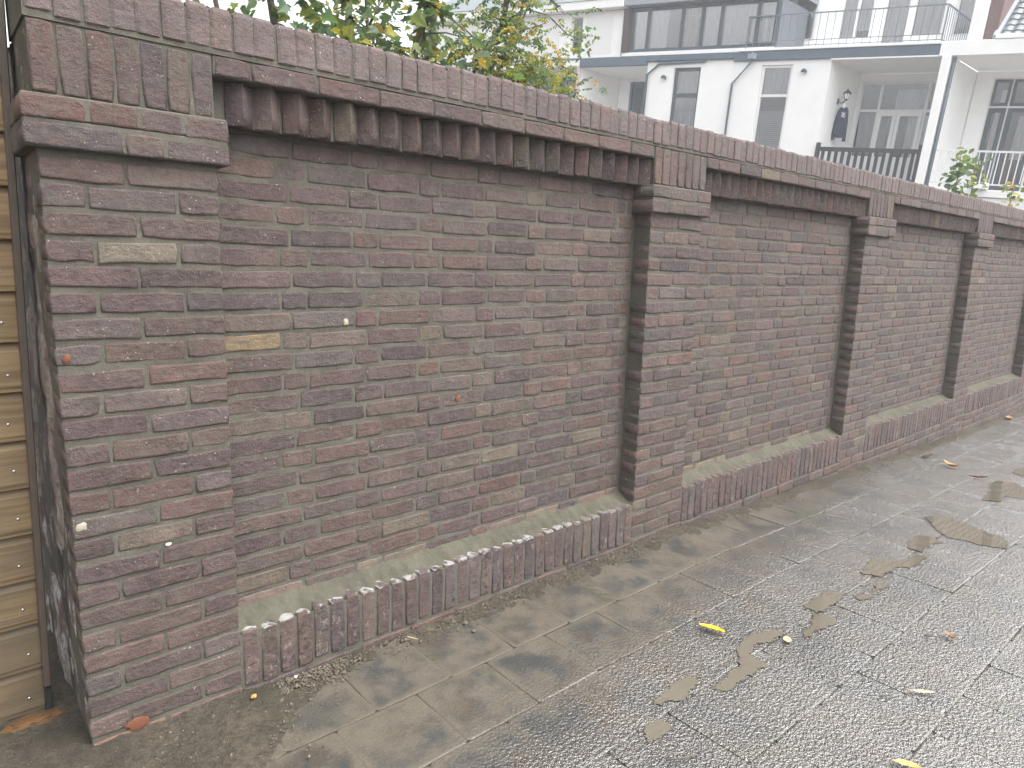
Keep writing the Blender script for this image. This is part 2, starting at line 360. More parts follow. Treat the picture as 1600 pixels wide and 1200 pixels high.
def build_sand():
    xs = list(np.arange(-2.0, 3.2, .02))+list(np.arange(3.2, 12.6, .06)); ys = list(np.arange(-.86, -.02, .016))+[.02, .1, .2, .3, .45, .7]
    v = []
    for x in xs:
        for y in ys:
            edge = -.215-.05*fbm(x*2.1, 3.3)-.02*fbm(x*9, 8.1)
            if x < .25: edge -= .42*min(1.0, (.25-x)/.5)
            h = (.022 if x < -.05 else .010+.012*max(0, (.2-x)/.25 if x < .2 else 0))+.008*fbm(x*3, y*3, 1.7)
            d = (y-edge)/.085
            z = h*min(1, max(0, d)) - (.0 if d > 0 else min(.03, -d*.03))
            z += .008*fbm(x*16, y*16, 5.0)*min(1, max(0, d+.5)) + (.0055*fbm(x*45, y*45, 2.0, 3) if x < 3.2 else 0)*min(1, max(0, d+.3))
            if x < -.1: z += .010*min(1, (-.1-x)/.3)
            v.append((x, y, gz(x)+z-.004))
    n = len(ys); f = [(i*n+j, (i+1)*n+j, (i+1)*n+j+1, i*n+j+1) for i in range(len(xs)-1) for j in range(n-1)]
    o = new_obj('sand_strip', v, f, M_SAND, smooth=True); tag(o, 'strip of damp brown sand along the foot of the brick wall', 'sand', kind='stuff')
    # loose grit on it
    vs, fs = [], []; rr = random.Random(3)
    for k in range(11000):
        x = rr.uniform(-.8, .35) if k % 3 == 0 else (rr.uniform(-.3, 2.2) if k % 3 == 1 else rr.uniform(.5, 7)); w = abs(rr.gauss(0, .06)); y = -.115-w
        if x < .1: y = -.12-abs(rr.gauss(0, .2)) if rr.random() < .6 else rr.uniform(-.1, .2)
        if x > -.45 and y > -.11: continue
        s = .0013*math.exp(rr.gauss(.2, .55))*(1.25 if x < .3 else 1); z = gz(x)+.010*max(0, 1-(w/.16))+.003+(.006 if x < -.1 else 0)
        n = len(vs); a = rr.uniform(0, 6.3); q = lambda: rr.uniform(.6, 1.3)*s
        vs += [(x+q()*math.cos(a), y+q()*math.sin(a), z), (x-q()*math.sin(a), y+q()*math.cos(a), z), (x-q()*math.cos(a), y-q()*math.sin(a), z), (x+q()*math.sin(a), y-q()*math.cos(a), z), (x, y, z+q()), (x, y, z-q())]
        fs += [(n, n+1, n+4), (n+1, n+2, n+4), (n+2, n+3, n+4), (n+3, n, n+4), (n+1, n, n+5), (n+2, n+1, n+5), (n+3, n+2, n+5), (n, n+3, n+5)]
    o = new_obj('grit', vs, fs, flat('grit_stone', (.125, .106, .080), .85, .3, .6, 120)); tag(o, 'loose sandy grit scattered at the wall foot', 'grit', kind='stuff')
build_sand()

PUD = [
[(3.948, -0.862), (4.069, -0.924), (4.076, -1.028), (3.962, -1.219), (3.99, -1.252), (3.898, -1.321), (3.769, -1.344), (3.703, -1.247), (3.708, -1.167), (3.674, -1.087), (3.736, -1.01), (3.86, -0.936)],
[(3.54, -0.964), (3.587, -1.015), (3.553, -1.092), (3.424, -1.06), (3.286, -1.073), (3.287, -1.009), (3.38, -0.977)],
[(2.956, -0.946), (2.981, -0.993), (3.007, -1.046), (3.225, -1.078), (3.242, -1.119), (2.983, -1.123), (2.965, -1.076), (2.742, -1.069), (2.702, -0.998), (2.763, -0.984)],
[(2.647, -1.098), (2.678, -1.14), (2.572, -1.127), (2.46, -1.136), (2.39, -1.115), (2.413, -1.084), (2.495, -1.122)],
[(2.376, -0.991), (2.392, -1.05), (2.3, -1.061), (2.148, -1.06), (2.112, -1.049), (2.13, -0.993)],
[(2.094, -1.043), (2.131, -1.089), (2.09, -1.148), (1.956, -1.123), (1.872, -1.118), (1.873, -1.104), (1.996, -1.091)],
[(1.821, -0.994), (1.85, -1.051), (1.768, -1.044), (1.658, -1.023), (1.589, -1.032), (1.574, -1.12), (1.441, -1.11), (1.317, -1.118), (1.282, -1.074), (1.495, -1.058), (1.605, -0.982), (1.731, -0.97)],
[(1.281, -0.974), (1.284, -1.023), (1.157, -1.042), (1.057, -0.996), (1.155, -0.973)],
[(1.011, -1.061), (1.01, -1.119), (0.956, -1.112), (0.888, -1.099), (0.926, -1.059)],
[(5.43, -0.896), (5.465, -1.01), (5.326, -1.081), (5.005, -1.152), (4.992, -1.043), (4.799, -1.061), (4.716, -0.97), (5.036, -0.944), (5.225, -0.886)],
[(5.986, -0.881), (6.118, -0.906), (5.772, -0.982), (5.834, -0.894)],
]
def build_puddles():
    for k, poly in enumerate(PUD):
        pts = []; n = len(poly)
        for i in range(n):
            a, b = Vector(poly[i]), Vector(poly[(i+1) % n]); m = max(2, int((b-a).length/.006)); nn = Vector((-(b-a).y, (b-a).x)).normalized()
            for j in range(m):
                p = a.lerp(b, j/m); p += nn*(.012*fbm(p.x*20, p.y*20, k, 3)+.006*fbm(p.x*75, p.y*75, k, 2)); pts.append(p)
        A = np.array([tuple(p) for p in pts]); B = np.roll(A, -1, 0); st = .007; mg = .02
        gx = np.arange(A[:, 0].min()-mg, A[:, 0].max()+mg, st); gy = np.arange(A[:, 1].min()-mg, A[:, 1].max()+mg, st)
        PX, PY = np.meshgrid(gx, gy, indexing='ij'); Q = np.stack([PX.ravel(), PY.ravel()], 1); ab = B-A
        t_ = np.clip(((Q[:, None]-A[None])*ab[None]).sum(2)/np.maximum((ab*ab).sum(1), 1e-12)[None], 0, 1)
        dist = np.sqrt((((A[None]+t_[..., None]*ab[None])-Q[:, None])**2).sum(2).min(1))
        cond = (A[None, :, 1] > Q[:, None, 1]) != (B[None, :, 1] > Q[:, None, 1])
        xi = A[None, :, 0]+(Q[:, None, 1]-A[None, :, 1])*ab[None, :, 0]/np.where(np.abs(ab[None, :, 1]) < 1e-9, 1e-9, ab[None, :, 1])
        inside = ((cond & (Q[:, None, 0] < xi)).sum(1) % 2) == 1
        dep = np.clip((np.where(inside, dist, -dist)+.012)/.024, 0, 1); n = len(gy); idx = {}; v, dv, fs = [], [], []
        def vid(i):
            if i not in idx: idx[i] = len(v); v.append((Q[i, 0], Q[i, 1], gz(Q[i, 0])+.0026)); dv.append(float(dep[i]))
            return idx[i]
        for i in range(len(gx)-1):
            for j in range(n-1):
                c4 = (i*n+j, (i+1)*n+j, (i+1)*n+j+1, i*n+j+1)
                if max(dep[c] for c in c4) > 0: fs.append(tuple(vid(c) for c in c4))
        o = new_obj('puddle', v, fs, M_WATER); at = o.data.attributes.new('depth', 'FLOAT', 'POINT'); at.data.foreach_set('value', dv)
        tag(o, kind='structure')
build_puddles()

# ------------------------------------------------------------------ the brick wall
HC = .0693                                      # course height
P_W, PER = .4302, 2.4485                        # pier width, bay length
DP = .10                                        # pier projection
TINTS = [((.088, .061, .056), 12), ((.077, .055, .053), 8), ((.095, .062, .055), 6), ((.066, .051, .051), 3), ((.100, .075, .066), 3), ((.090, .069, .063), 6), ((.112, .088, .068), 1), ((.100, .061, .052), 1), ((.081, .066, .062), 3)]
TL = [c for c, n in TINTS for _ in range(n)]
def tint():
    c = random.choice(TL); k = math.exp(random.gauss(0, .08)); return tuple(x*k*random.uniform(.97, 1.03) for x in c)

def brick_shape(L, H, D, seed, irr=1.0, rnd=.0055):
    """front face at y=0 looking to -y, centred on x,z; 48 triangles; returns verts, faces, normals"""
    rr = random.Random(seed); j = lambda a: rr.uniform(-a, a)*irr
    l, h = L/2, H/2; a = min(.0022, H*.05)
    if L >= H: base = [(-l, -h), (-l*.36, -h), (l*.38, -h), (l, -h), (l, 0), (l, h), (l*.36, h), (-l*.38, h), (-l, h), (-l, 0)]
    else: base = [(-l, -h), (0, -h), (l, -h), (l, -h*.38), (l, h*.36), (l, h), (0, h), (-l, h), (-l, h*.38), (-l, -h*.36)]
    n = len(base); out = []
    for x, z in base:
        cr_ = abs(abs(x)-l) < 1e-6 and abs(abs(z)-h) < 1e-6
        k = rr.uniform(.0, .0035)*irr if cr_ else 0
        out.append((x-math.copysign(k, x)+j(a), z-math.copysign(k, z)*.8+j(a)))
    ins = [(x-math.copysign(min(rnd, abs(x)*.9), x)*(1 if abs(abs(x)-l) < .004+.006 else 0)+j(.0008), z-math.copysign(min(rnd, abs(z)*.9), z)*(1 if abs(abs(z)-h) < .010 else 0)+j(.0008)) for x, z in out]
    vs = [(x, D, z) for x, z in out]+[(x, rnd*.75+j(.001), z) for x, z in out]+[(x, j(.0008), z) for x, z in ins]
    fs = [(i, (i+1) % n, n+(i+1) % n, n+i) for i in range(n)]+[(n+i, n+(i+1) % n, 2*n+(i+1) % n, 2*n+i) for i in range(n)]+[tuple(range(2*n, 3*n))]
    rad = []
    for x, z in base:
        v = Vector(((x/l)**3 if l else 0, 0, (z/h)**3)); v = v.normalized() if v.length else Vector((0, -1, 0)); rad.append(v)
    ns = [tuple(v) for v in rad]+[tuple((v*.75+Vector((0, -.66, 0))).normalized()) for v in rad]+[(0, -1, 0)]*n
    return vs, fs, ns
SHAPES = {}
def shapes(kind, L, H, D, n=14, irr=1.0, rnd=.0055, mat=None):
    if kind not in SHAPES:
        l = []
        for k in range(n):
            v, f, nn = brick_shape(L, H, D, hash((kind, k)) % 99991 if False else sum(map(ord, kind))*31+k, irr, rnd)
            me = bpy.data.meshes.new(kind); me.from_pydata(v, [], f); me.materials.append(mat or M_BRICK); me.update()
            me.polygons.foreach_set('use_smooth', [True]*len(me.polygons)); me.normals_split_custom_set_from_vertices(nn)
            l.append((me, v, f, nn))
        SHAPES[kind] = (L, H, l)
    return SHAPES[kind]
QUEUE = []                                       # plain bricks, ranked by how large they show
def put_brick(kind, x0, x1, z0, z1, y, parent, name='brick', rot=None, col=None, queue=True):
    L, H, l = SHAPES[kind]; k = random.randrange(len(l))
    sx, sz = (x1-x0)/L, (z1-z0)/H
    c = Vector(((x0+x1)/2, y+random.uniform(-.0022, .0016), (z0+z1)/2+ZB))
    T = Matrix.Translation(c) @ Matrix.Rotation(random.gauss(0, .0035), 4, 'Y') @ Matrix.Rotation(random.gauss(0, .010), 4, 'X') @ Matrix.Rotation(random.gauss(0, .006), 4, 'Z')
    if rot is not None: T = T @ Matrix.Rotation(rot, 4, 'Z')
    T = T @ Matrix.Diagonal((sx, 1, sz, 1))
    col = col or tint()
    rel = c-CAM; dep = rel.dot(cf); vis = 0
    if dep > .3:
        px, py = 800+1065*rel.dot(cr)/dep, 600-1065*rel.dot(cu)/dep
        foreshort = abs(rel.normalized().y)
        vis = (x1-x0)*(z1-z0)*foreshort/dep**2*(1 if -60 < px < 1660 and -60 < py < 1260 else .001)
    item = (vis, l[k], T, col, parent, name)
    if queue: QUEUE.append(item)
    else: make_brick(item)
def make_brick(it):
    _, (me, v, f, nn), T, col, parent, name = it
    o = bpy.data.objects.new(name, me); COL.objects.link(o); o.matrix_world = T; o.color = col+(1,); set_parent(o, parent); return o

shapes('stretcher', .208, .053, .09, 18); shapes('header', .098, .053, .09, 14)
shapes('capstretch', .208, .053, .14, 10); shapes('caphead', .098, .053, .14, 10)
shapes('soldier', .0525, .168, .10, 9); shapes('plinthsoldier', .0535, .198, .11, 12, 1.0, mat=M_PLBRICK)
shapes('tooth', .060, .126, .10, 8, .7, .004)

def mortar_grid(name, x0, x1, z0, z1, y, parent, step, back=.22, amp=.0022, mat=M_MORTAR, sx=0):
    nx = max(2, int((x1-x0)/step)); nz = max(2, int((z1-z0)/step)); v = []
    for i in range(nx+1):
        for j in range(nz+1):
            x = x0+(x1-x0)*i/nx; z = z0+(z1-z0)*j/nz
            v.append((x, y+amp*fbm(x*14, z*14, 2.2+x0, 3)+amp*.5*fbm(x*60, z*60, 1, 2), z+ZB))
    n = nz+1; f = [(i*n+j, (i+1)*n+j, (i+1)*n+j+1, i*n+j+1) for i in range(nx) for j in range(nz)]
    k = len(v); v += [(x0, back, z0+ZB), (x1, back, z0+ZB), (x1, back, z1+ZB), (x0, back, z1+ZB)]
    b = [i*n for i in range(nx+1)]; t_ = [i*n+nz for i in range(nx+1)]; l_ = list(range(nz+1)); r_ = [nx*n+j for j in range(nz+1)]
    f += [tuple([k, k+1]+b[::-1]), tuple([k+2, k+3]+t_), tuple([k+3, k]+l_), tuple([k+1, k+2]+r_[::-1]), (k+1, k, k+3, k+2)]
    return new_obj(name, v, f, mat, parent)

WALL = empty('brick_wall', (4.9, 0.05, -.1))
tag(WALL, 'long weathered brown brick wall with piers, sawtooth frieze and upright-brick plinth', 'wall')
NB = 5                                            # bays
X_END = NB*PER
Z_TOP, Z_PL, Z_BOT = .30, -1.60, -2.45
ODD = [.26, .479, .589, .808, 1.027, 1.137, 1.356, 1.575, 1.685, 1.904]
EVE = [.205, .315, .534, .753, .863, 1.082, 1.301, 1.411, 1.630, 1.850, 1.959]
BAY = PER-P_W
def course(joints, x0, x1, zt, y, parent, mk=None, bed=.0138, cols=None, edge=(.002, .002)):
    xs = [x0]+joints+[x1]
    for i in range(len(xs)-1):
        a = xs[i]+(.0047 if i else edge[0]); b = xs[i+1]-(.0047 if i < len(xs)-2 else edge[1])
        if b-a < .025: continue
        jz = random.gauss(0, .0011); hh = HC-bed+random.gauss(0, .0012)
        kind = 'stretcher' if b-a > .14 else 'header'
        if mk: kind = mk[0] if b-a > .14 else mk[1]
        put_brick(kind, a, b, zt-.006-hh+jz, zt-.006+jz, y, parent, col=(cols or {}).get(i))

PIERS, PANELS = [], []
# piers -------------------------------------------------------------
for k in range(NB+1):
    x1 = k*PER; x0 = x1-P_W-(.010 if k == 0 else 0)
    near = k < 2
    pr = mortar_grid('pier', x0+.0035, x1-.0035, Z_BOT, .185, -DP+.0055, WALL, .012 if near else .05, back=.80 if k == 0 else .21)
    PIERS.append(pr)
    # cap: two projecting courses
    for c_, zt in enumerate((.012, -.0575)):
        mb = MB(); mb.box(x0-.0245, x1+.0245, -DP-.0225+.0003*c_, .2, zt-HC+.008+ZB, zt-.004+.0115*c_+ZB-.0, .004)
        mb.build('cap_bed', M_MORTAR, pr)
        js = [x0+.105, x0+.325] if (c_+k) % 2 else [x0+.095, x0+.22, x0+.345]
        if k == 0: js = [x0+.115, x0+.235, x0+.345] if c_ == 0 else [x0+.195, x0+.295]
        course(js, x0-.028, x1+.028, zt, -DP-.026, pr, ('capstretch', 'caphead'), .014)
    # plain courses below
    zt = -.131; r = 0
    while zt > -2.20:
        js = [x0+.2155+random.gauss(0, .006)] if r % 2 == 0 else [x0+.105+random.gauss(0, .006), x0+.325+random.gauss(0, .006)]
        cols = {}
        if k == 0 and r == 20: cols = {2: (.25, .21, .125)}
        if k == 0 and r == 24: cols = {0: (.17, .095, .065), 1: (.12, .075, .065)}
        if k == 0 and r == 3: cols = {1: (.130, .108, .084)}
        course(js, x0, x1, zt, -DP, pr, cols=cols)
        zt -= HC; r += 1
    # soldier bricks of the frieze
    for i in range(7):
        w = (x1-x0)/7; a = x0+i*w+.004; b = a+w-.008
        put_brick('soldier', a, b, .014, .180+random.gauss(0, .002), -DP-.001, pr, 'soldier_brick', queue=False)
# panels -------------------------------------------------------------
for k in range(NB):
    o = k*PER
    pn = mortar_grid('panel', o-.02, o+BAY+.02, Z_BOT, .186, .0045, WALL, .011 if k == 0 else (.03 if k == 1 else .08))
    PANELS.append(pn)
    for r in range(23):
        js = [o+x+random.gauss(0, .007) for x in (ODD if r % 2 == 0 else EVE)]
        cols = {0: (.175, .128, .076)} if (k == 0 and r == 9) else ({i: (.128+.03*random.random(), .098+.02*random.random(), .086) for i in range(12) if random.random() < .6} if (k < 2 and r == 22) else {})
        course(js, o+.0, o+BAY-.006, -r*HC, 0.0, pn, cols=cols, edge=(.012, .010))
    # projecting stretcher strip over the sawtooth
    mb = MB(); mb.box(o-.002, o+BAY+.002, -DP+.006, .1, .130+ZB, .186+ZB, .003); mb.build('strip_bed', M_MORTAR, pn)
    xs = [.004, .108, .317] + [.317+.2175*i for i in range(1, 8)]+[BAY-.004]
    for i in range(len(xs)-1):
        if xs[i+1]-xs[i] > .05: put_brick('stretcher' if xs[i+1]-xs[i] > .14 else 'header', o+xs[i]+.003, o+xs[i+1]-.003, .1315, .1835, -DP-.001, pn)
    mb = MB(); mb.box(o-.002, o+BAY+.002, -.034, .05, .0055+ZB, .1305+ZB); mb.build('sawtooth_bed', M_MORTAR, pn)
    # sawtooth: upright bricks turned 45 degrees
    p = BAY/23
    for i in range(23):
        x = o+(i+.5)*p
        L_, H_, l_ = SHAPES['tooth']; me = random.choice(l_)[0]
        T = Matrix.Translation((x+random.gauss(0, .0015), -.036+random.gauss(0, .002), .067+ZB+random.gauss(0, .0015))) @ Matrix.Rotation(R(-45)+random.gauss(0, .03), 4, 'Z') @ Matrix.Translation((.030, 0, 0))
        ob = bpy.data.objects.new('sawtooth_brick', me); COL.objects.link(ob); ob.matrix_world = T; c = tint(); ob.color = tuple(q*.92 for q in c)+(1,); set_parent(ob, pn)
# plinths ------------------------------------------------------------
for k in range(NB):
    o = k*PER
    core = MB(); core.box(o-.004, o+BAY+.004, -DP+.0048, .05, Z_BOT+ZB, Z_PL-.012+ZB)
    pl = core.build('plinth', M_MORTAR, WALL)
    n = 32; w = (BAY-.004)/n; tops = []
    for i in range(n):
        a = o+.002+i*w; dz = random.gauss(0, .003); tops.append(dz)
        put_brick('plinthsoldier', a+.0045, a+w-.0045, Z_PL-.199+dz, Z_PL+dz, -DP-.001+random.uniform(-.002, .0012), pl, 'plinth_brick', queue=False, col=tuple(q*1.0 for q in tint()))
    # sloping mortar wash with a ragged front edge
    nx = 330 if k == 0 else 120; ny = 14; v = []
    for i in range(nx+1):
        x = o-.001+(BAY+.002)*i/nx; bi = ((x-o)/w) % 1.0
        expose = .026+.010*math.cos((bi-.5)*2*math.pi)+.016*fbm(x*13, 4.0+k, 0, 4)
        for j in range(ny+1):
            t = j/ny; y = .008-t*(DP+.008-max(.002, expose))
            z = Z_PL+.047*(1-t)**1.3-.001+.0042*fbm(x*26, y*26, 1.0, 4)*(1 if 0 < j else .3)+.001*fbm(x*80, y*80, 3.0, 2)
            if j == ny: z = Z_PL-.010
            elif j == ny-1: z = max(z-.002, Z_PL+.001)
            v.append((x, y, z+ZB))
    m = ny+1; f = [(i*m+j, i*m+j+1, (i+1)*m+j+1, (i+1)*m+j) for i in range(nx) for j in range(ny)]
    new_obj('mortar_wash', v, f, M_WASH, pl, smooth=True)
    # ordinary courses under the soldiers, laid bare where the street falls
    for r in range(6):
        js = [o+.22*i+(.11 if r % 2 else 0)+random.gauss(0, .004) for i in range(1, 10) if .05 < .22*i+(.11 if r % 2 else 0) < BAY-.05]
        course(js, o+.002, o+BAY-.002, Z_PL-.206-r*HC, -DP-.004, pl)
# coping --------------------------------------------------------------
mb = MB(); cx0, cx1 = -P_W-.012, X_END
nx = int((cx1-cx0)/.02); prof = [(-DP+.0015, .186), (-DP+.0015, .292), (-.07, .308), (.05, .312), (.17, .306), (.205, .292), (.205, .186)]
v = []
for i in range(nx+1):
    x = cx0+(cx1-cx0)*i/nx
    for (y, z) in prof: v.append((x, y, z+ZB+(.0025*fbm(x*18, y*9, 0, 3) if z > .19 else 0)))
m = len(prof); f = [(i*m+j, (i+1)*m+j, (i+1)*m+j+1, i*m+j+1) for i in range(nx) for j in range(m-1)]+[tuple(range(m))[::-1], tuple(nx*m+j for j in range(m)), tuple(q for q in (nx*m, 0, m-1, nx*m+m-1))]
CP = new_obj('coping', v, f, M_MORTAR, WALL)
def coping_shape(seed):
    rr = random.Random(seed); w, z0, z1, y1 = .0288, -.058, .060, .305; j = lambda a: rr.uniform(-a, a); vs = []
    prof = [(0, z0+.004), (.005+j(.001), z0), (.0, z1-.016+j(.004)), (.008, z1-.006+j(.002)), (.035, z1+j(.0015)), (y1-.03, z1), (y1, z1-.012), (y1, z0)]
    prof = [(.005, z0), (0, z0+.005), (0+j(.0008), z1-.016+j(.003)), (.006+j(.002), z1-.005+j(.002)), (.034, z1+j(.0015)), (y1-.03, z1), (y1, z1-.014), (y1, z0)]
    n = len(prof)
    for sx in (-1, -.72, .72, 1):
        for (y, z) in prof:
            e = 1 if abs(sx) == 1 else 0
            vs.append((w*sx+j(.0012), y+(e*.003 if y < .01 else 0), z-(e*.0085 if z > .03 else 0)))
    fs = [(a*n+i, (a+1)*n+i, (a+1)*n+(i+1) % n, a*n+(i+1) % n) for a in range(3) for i in range(n)]+[tuple(range(n)), tuple(3*n+i for i in range(n))[::-1]]
    me = bpy.data.meshes.new('coping_brick'); me.from_pydata(vs, [], fs); me.materials.append(M_BRICK); me.update(); return me
CM = [coping_shape(s) for s in range(10)]
x = cx0+.031; pitch = .0625; cnt = 0
while x < cx1-.03:
    ob = bpy.data.objects.new('coping_brick', CM[cnt % 10 if random.random() < .5 else random.randrange(10)]); COL.objects.link(ob)
    ob.matrix_world = Matrix.Translation((x+random.gauss(0, .0016), -DP-.003+random.uniform(-.002, .0015), .2550+ZB+random.gauss(0, .0022))) @ Matrix.Rotation(random.gauss(0, .012), 4, 'Y') @ Matrix.Diagonal((random.uniform(.96, 1.05), 1, 1, 1))
    c = tint(); c = tuple(.5*a+.5*b for a, b in zip(c, (.15, .12, .115))); ob.color = c+(1,); set_parent(ob, CP)
    x += pitch; cnt += 1

# emit the plain bricks: the 300 that show largest singly, the rest joined
QUEUE.sort(key=lambda t: -t[0])
for it in QUEUE[:300]: make_brick(it)
vs, fs, ns, ts = [], [], [], []
for _, (me, v, f, nn), T, col, parent, name in QUEUE[300:]:
    n = len(vs); vs += [tuple(T @ Vector(p)) for p in v]; fs += [tuple(i+n for i in q) for q in f]
    Rm = T.to_3x3().inverted().transposed(); ns += [tuple((Rm @ Vector(q)).normalized()) for q in nn]; ts += [col+(1,)]*len(f)
bw = new_obj('brickwork', vs, fs, M_BRICK_A, WALL, normals=ns, tint=ts); tag(bw, kind='stuff')

# rough left return of the first pier, mortar-smeared, with toothed brick ends
def build_return():
    x = -P_W-.010; ys = list(np.arange(-.096, .80, .014)); zs = list(np.arange(-.15, 2.02, .018)); v = []
    for y in ys:
        for z in zs:
            c = ((z-ZB+.131)/HC) % 1.0
            edge = max(0, 1-(y+.085)/.12)
            far = min(1, max(0, (y+.02)/.06))
            v.append((x+.0045+(.0018+.004*far)*fbm(y*9, z*9, 3.0)+.002*fbm(y*40, z*40, 1.0, 2)-.010*max(0, min(1, (y-.04)/.06))*min(1, max(0, 3*fbm(y*4, z*4, 9.0))), y, z))
    n = len(zs); f = [(i*n+j, i*n+j+1, (i+1)*n+j+1, (i+1)*n+j) for i in range(len(ys)-1) for j in range(n-1)]
    new_obj('return_face', v, f, M_RETURN, PIERS[0])
build_return()
def blob(name, parent, c, rx, rz, mat, axis='y', seed=0):
    rr = random.Random(seed); n = 11; ring = []
    for i in range(n):
        a = 2*math.pi*i/n; k = rr.uniform(.7, 1.15); ring.append((rx*k*math.cos(a), rz*k*math.sin(a)))
    v = [(c[0]+x, c[1], c[2]+z) for x, z in ring]+[(c[0]+x*.7, c[1]-.0022, c[2]+z*.7) for x, z in ring]
    f = [(i, (i+1) % n, n+(i+1) % n, n+i) for i in range(n)]+[tuple(range(n, 2*n))]
    return new_obj(name, v, f, mat, parent, True)

M_CREAM = flat('cream_lump', (.33, .31, .24), .8, .2, .15, 60, .6); M_ORANGE = flat('bright_clay', (.165, .068, .042), .85, .2, .2, 60, .5)
blob('mortar_splash', PIERS[0], (-.416, -DP-.002, -1.129+ZB), .015, .015, M_CREAM, seed=1)
blob('mortar_splash', PIERS[0], (-.199, -DP-.002, -1.236+ZB), .008, .006, flat('white_fleck', (.75, .74, .72), .8), seed=2)
blob('mortar_splash', PANELS[0], (.448, -.002, -.599+ZB), .012, .014, M_CREAM, seed=3)
blob('spalled_patch', PIERS[0], (-.414, -DP-.002, -.654+ZB), .011, .014, M_ORANGE, seed=4)
blob('spalled_patch', PIERS[0], (-.317, -DP-.003, -1.785+ZB), .034, .020, M_ORANGE, seed=5)
blob('spalled_patch', PANELS[0], (.948, -.002, -.932+ZB), .014, .016, M_ORANGE, seed=6)

# ------------------------------------------------------------------ timber fence at the left end
def build_fence():
    f = empty('timber_fence', (-1.1, .2, 0)); tag(f, 'yellow-brown horizontal timber board fence at the left end of the brick wall', 'fence')
    x0, x1, z, k = -2.6, -.519, .028, 0
    rr = random.Random(9)
    while z < 2.75:
        h = .148
        prof = [(.178, z+.002), (.178, z+.010), (.176, z+.018), (.186, z+h-.030), (.196, z+h-.008), (.204, z+h+.004), (.218, z+h+.004), (.218, z), (.186, z-.002)]
        n = 12; v = []
        for i in range(n+1):
            x = x0+(x1-x0)*i/n+(rr.uniform(-.003, .001) if i == n else 0)
            for (y, zz) in prof: v.append((x+.026*zz, y+.0016*fbm(x*3, zz*7, k), zz))
        m = len(prof); fs = [(i*m+(j+1) % m, i*m+j, (i+1)*m+j, (i+1)*m+(j+1) % m) for i in range(n) for j in range(m)]+[tuple(range(m))[::-1], tuple(n*m+j for j in range(m))]
        b = new_obj('board', v, fs, M_WOOD, f)
        for xx in (-.556+rr.uniform(-.006, .006), -1.15, -1.85):
            mb = MB(); xx += .026*z; c = Vector((xx, .1795, z+.055+rr.uniform(-.004, .004))); ring = []
            for r_, d_ in ((.0042, .002), (.0042, -.001), (.0024, -.0026)): ring += [(c.x+r_*math.cos(a), c.y+d_, c.z+r_*math.sin(a)) for a in np.linspace(0, 2*math.pi, 9)[:-1]]
            mb.add(ring, [(i, (i+1) % 8, 8+(i+1) % 8, 8+i) for i in range(8)]+[(8+i, 8+(i+1) % 8, 16+(i+1) % 8, 16+i) for i in range(8)]+[tuple(range(16, 24))])
            mb.build('screw', M_STEEL, b, True)
        z += .1455; k += 1
    mb = MB(lambda p: (p[0]+.026*p[2], p[1], p[2])); mb.box(-.5215, -.5030, .150, .215, .115, 2.72, .003); mb.build('post', M_POST, f)
    mb = MB(); mb.box(-.518, -.500, .165, .20, -.2, .114, .002); mb.build('post_gap_shade', M_DARK, f)  # near-black strip standing for the shade in the gap below the post
    mb = MB(lambda p: (p[0]+.026*p[2], p[1], p[2])); mb.box(-.62, -.4985, .222, .26, .03, 2.75); mb.build('slit_blocker', M_POST, f)  # added strip that blocks the bright sky in the slit beside the post
build_fence()

# ------------------------------------------------------------------ row of white houses at the end of the gardens
BX = Vector((0.29618847, -0.95120421, -0.08650397)); BZ = Vector((-0.06305747, -0.10984414, 0.99194658)); BD = Vector((0.99999397, 0.00273247, 0.00214556))
BO = Vector((20.24892, 7.96466, 7.49429))
F = lambda p: BO+p[0]*BX+p[1]*BD+p[2]*BZ
GB = -7.75
def hbox(name, u0, u1, d0, d1, w0, w1, mat, parent, bev=0): return MB(F).box(u0, u1, d0, d1, w0, w1, bev).build(name, mat, parent)
def hwall(name, u0, u1, w0, w1, d0, d1, holes, mat, parent):
    us = sorted({u0, u1, *[h[i] for h in holes for i in (0, 1)]}); ws = sorted({w0, w1, *[h[i] for h in holes for i in (2, 3)]}); mb = MB(F)
    for i in range(len(us)-1):
        col = []
        for j in range(len(ws)-1):
            cu_, cw_ = (us[i]+us[i+1])/2, (ws[j]+ws[j+1])/2
            if not any(h[0] < cu_ < h[1] and h[2] < cw_ < h[3] for h in holes): col.append([ws[j], ws[j+1]])
        merged = []
        for a in col:
            if merged and abs(merged[-1][1]-a[0]) < 1e-9: merged[-1][1] = a[1]
            else: merged.append(list(a))
        for a, b in merged: mb.box(us[i], us[i+1], d0, d1, a, b)
    return mb.build(name, mat, parent)
def curtain_and_glare(u0, u1, w0, w1, d, mat, parent, folds=9, amp=.025):  # real curtains, and sheets standing in for reflections in the panes
    n = folds*6; v = []
    for i in range(n+1):
        u = u0+(u1-u0)*i/n; dd = d+amp*math.sin(i/6*2*math.pi)+amp*.4*math.sin(i*1.7)
        v += [F((u, dd, w0)), F((u, dd*1.0+.0, w1))]
    return new_obj('curtain_and_glare', [tuple(p) for p in v], [(2*i, 2*i+2, 2*i+3, 2*i+1) for i in range(n)], mat, parent, True)
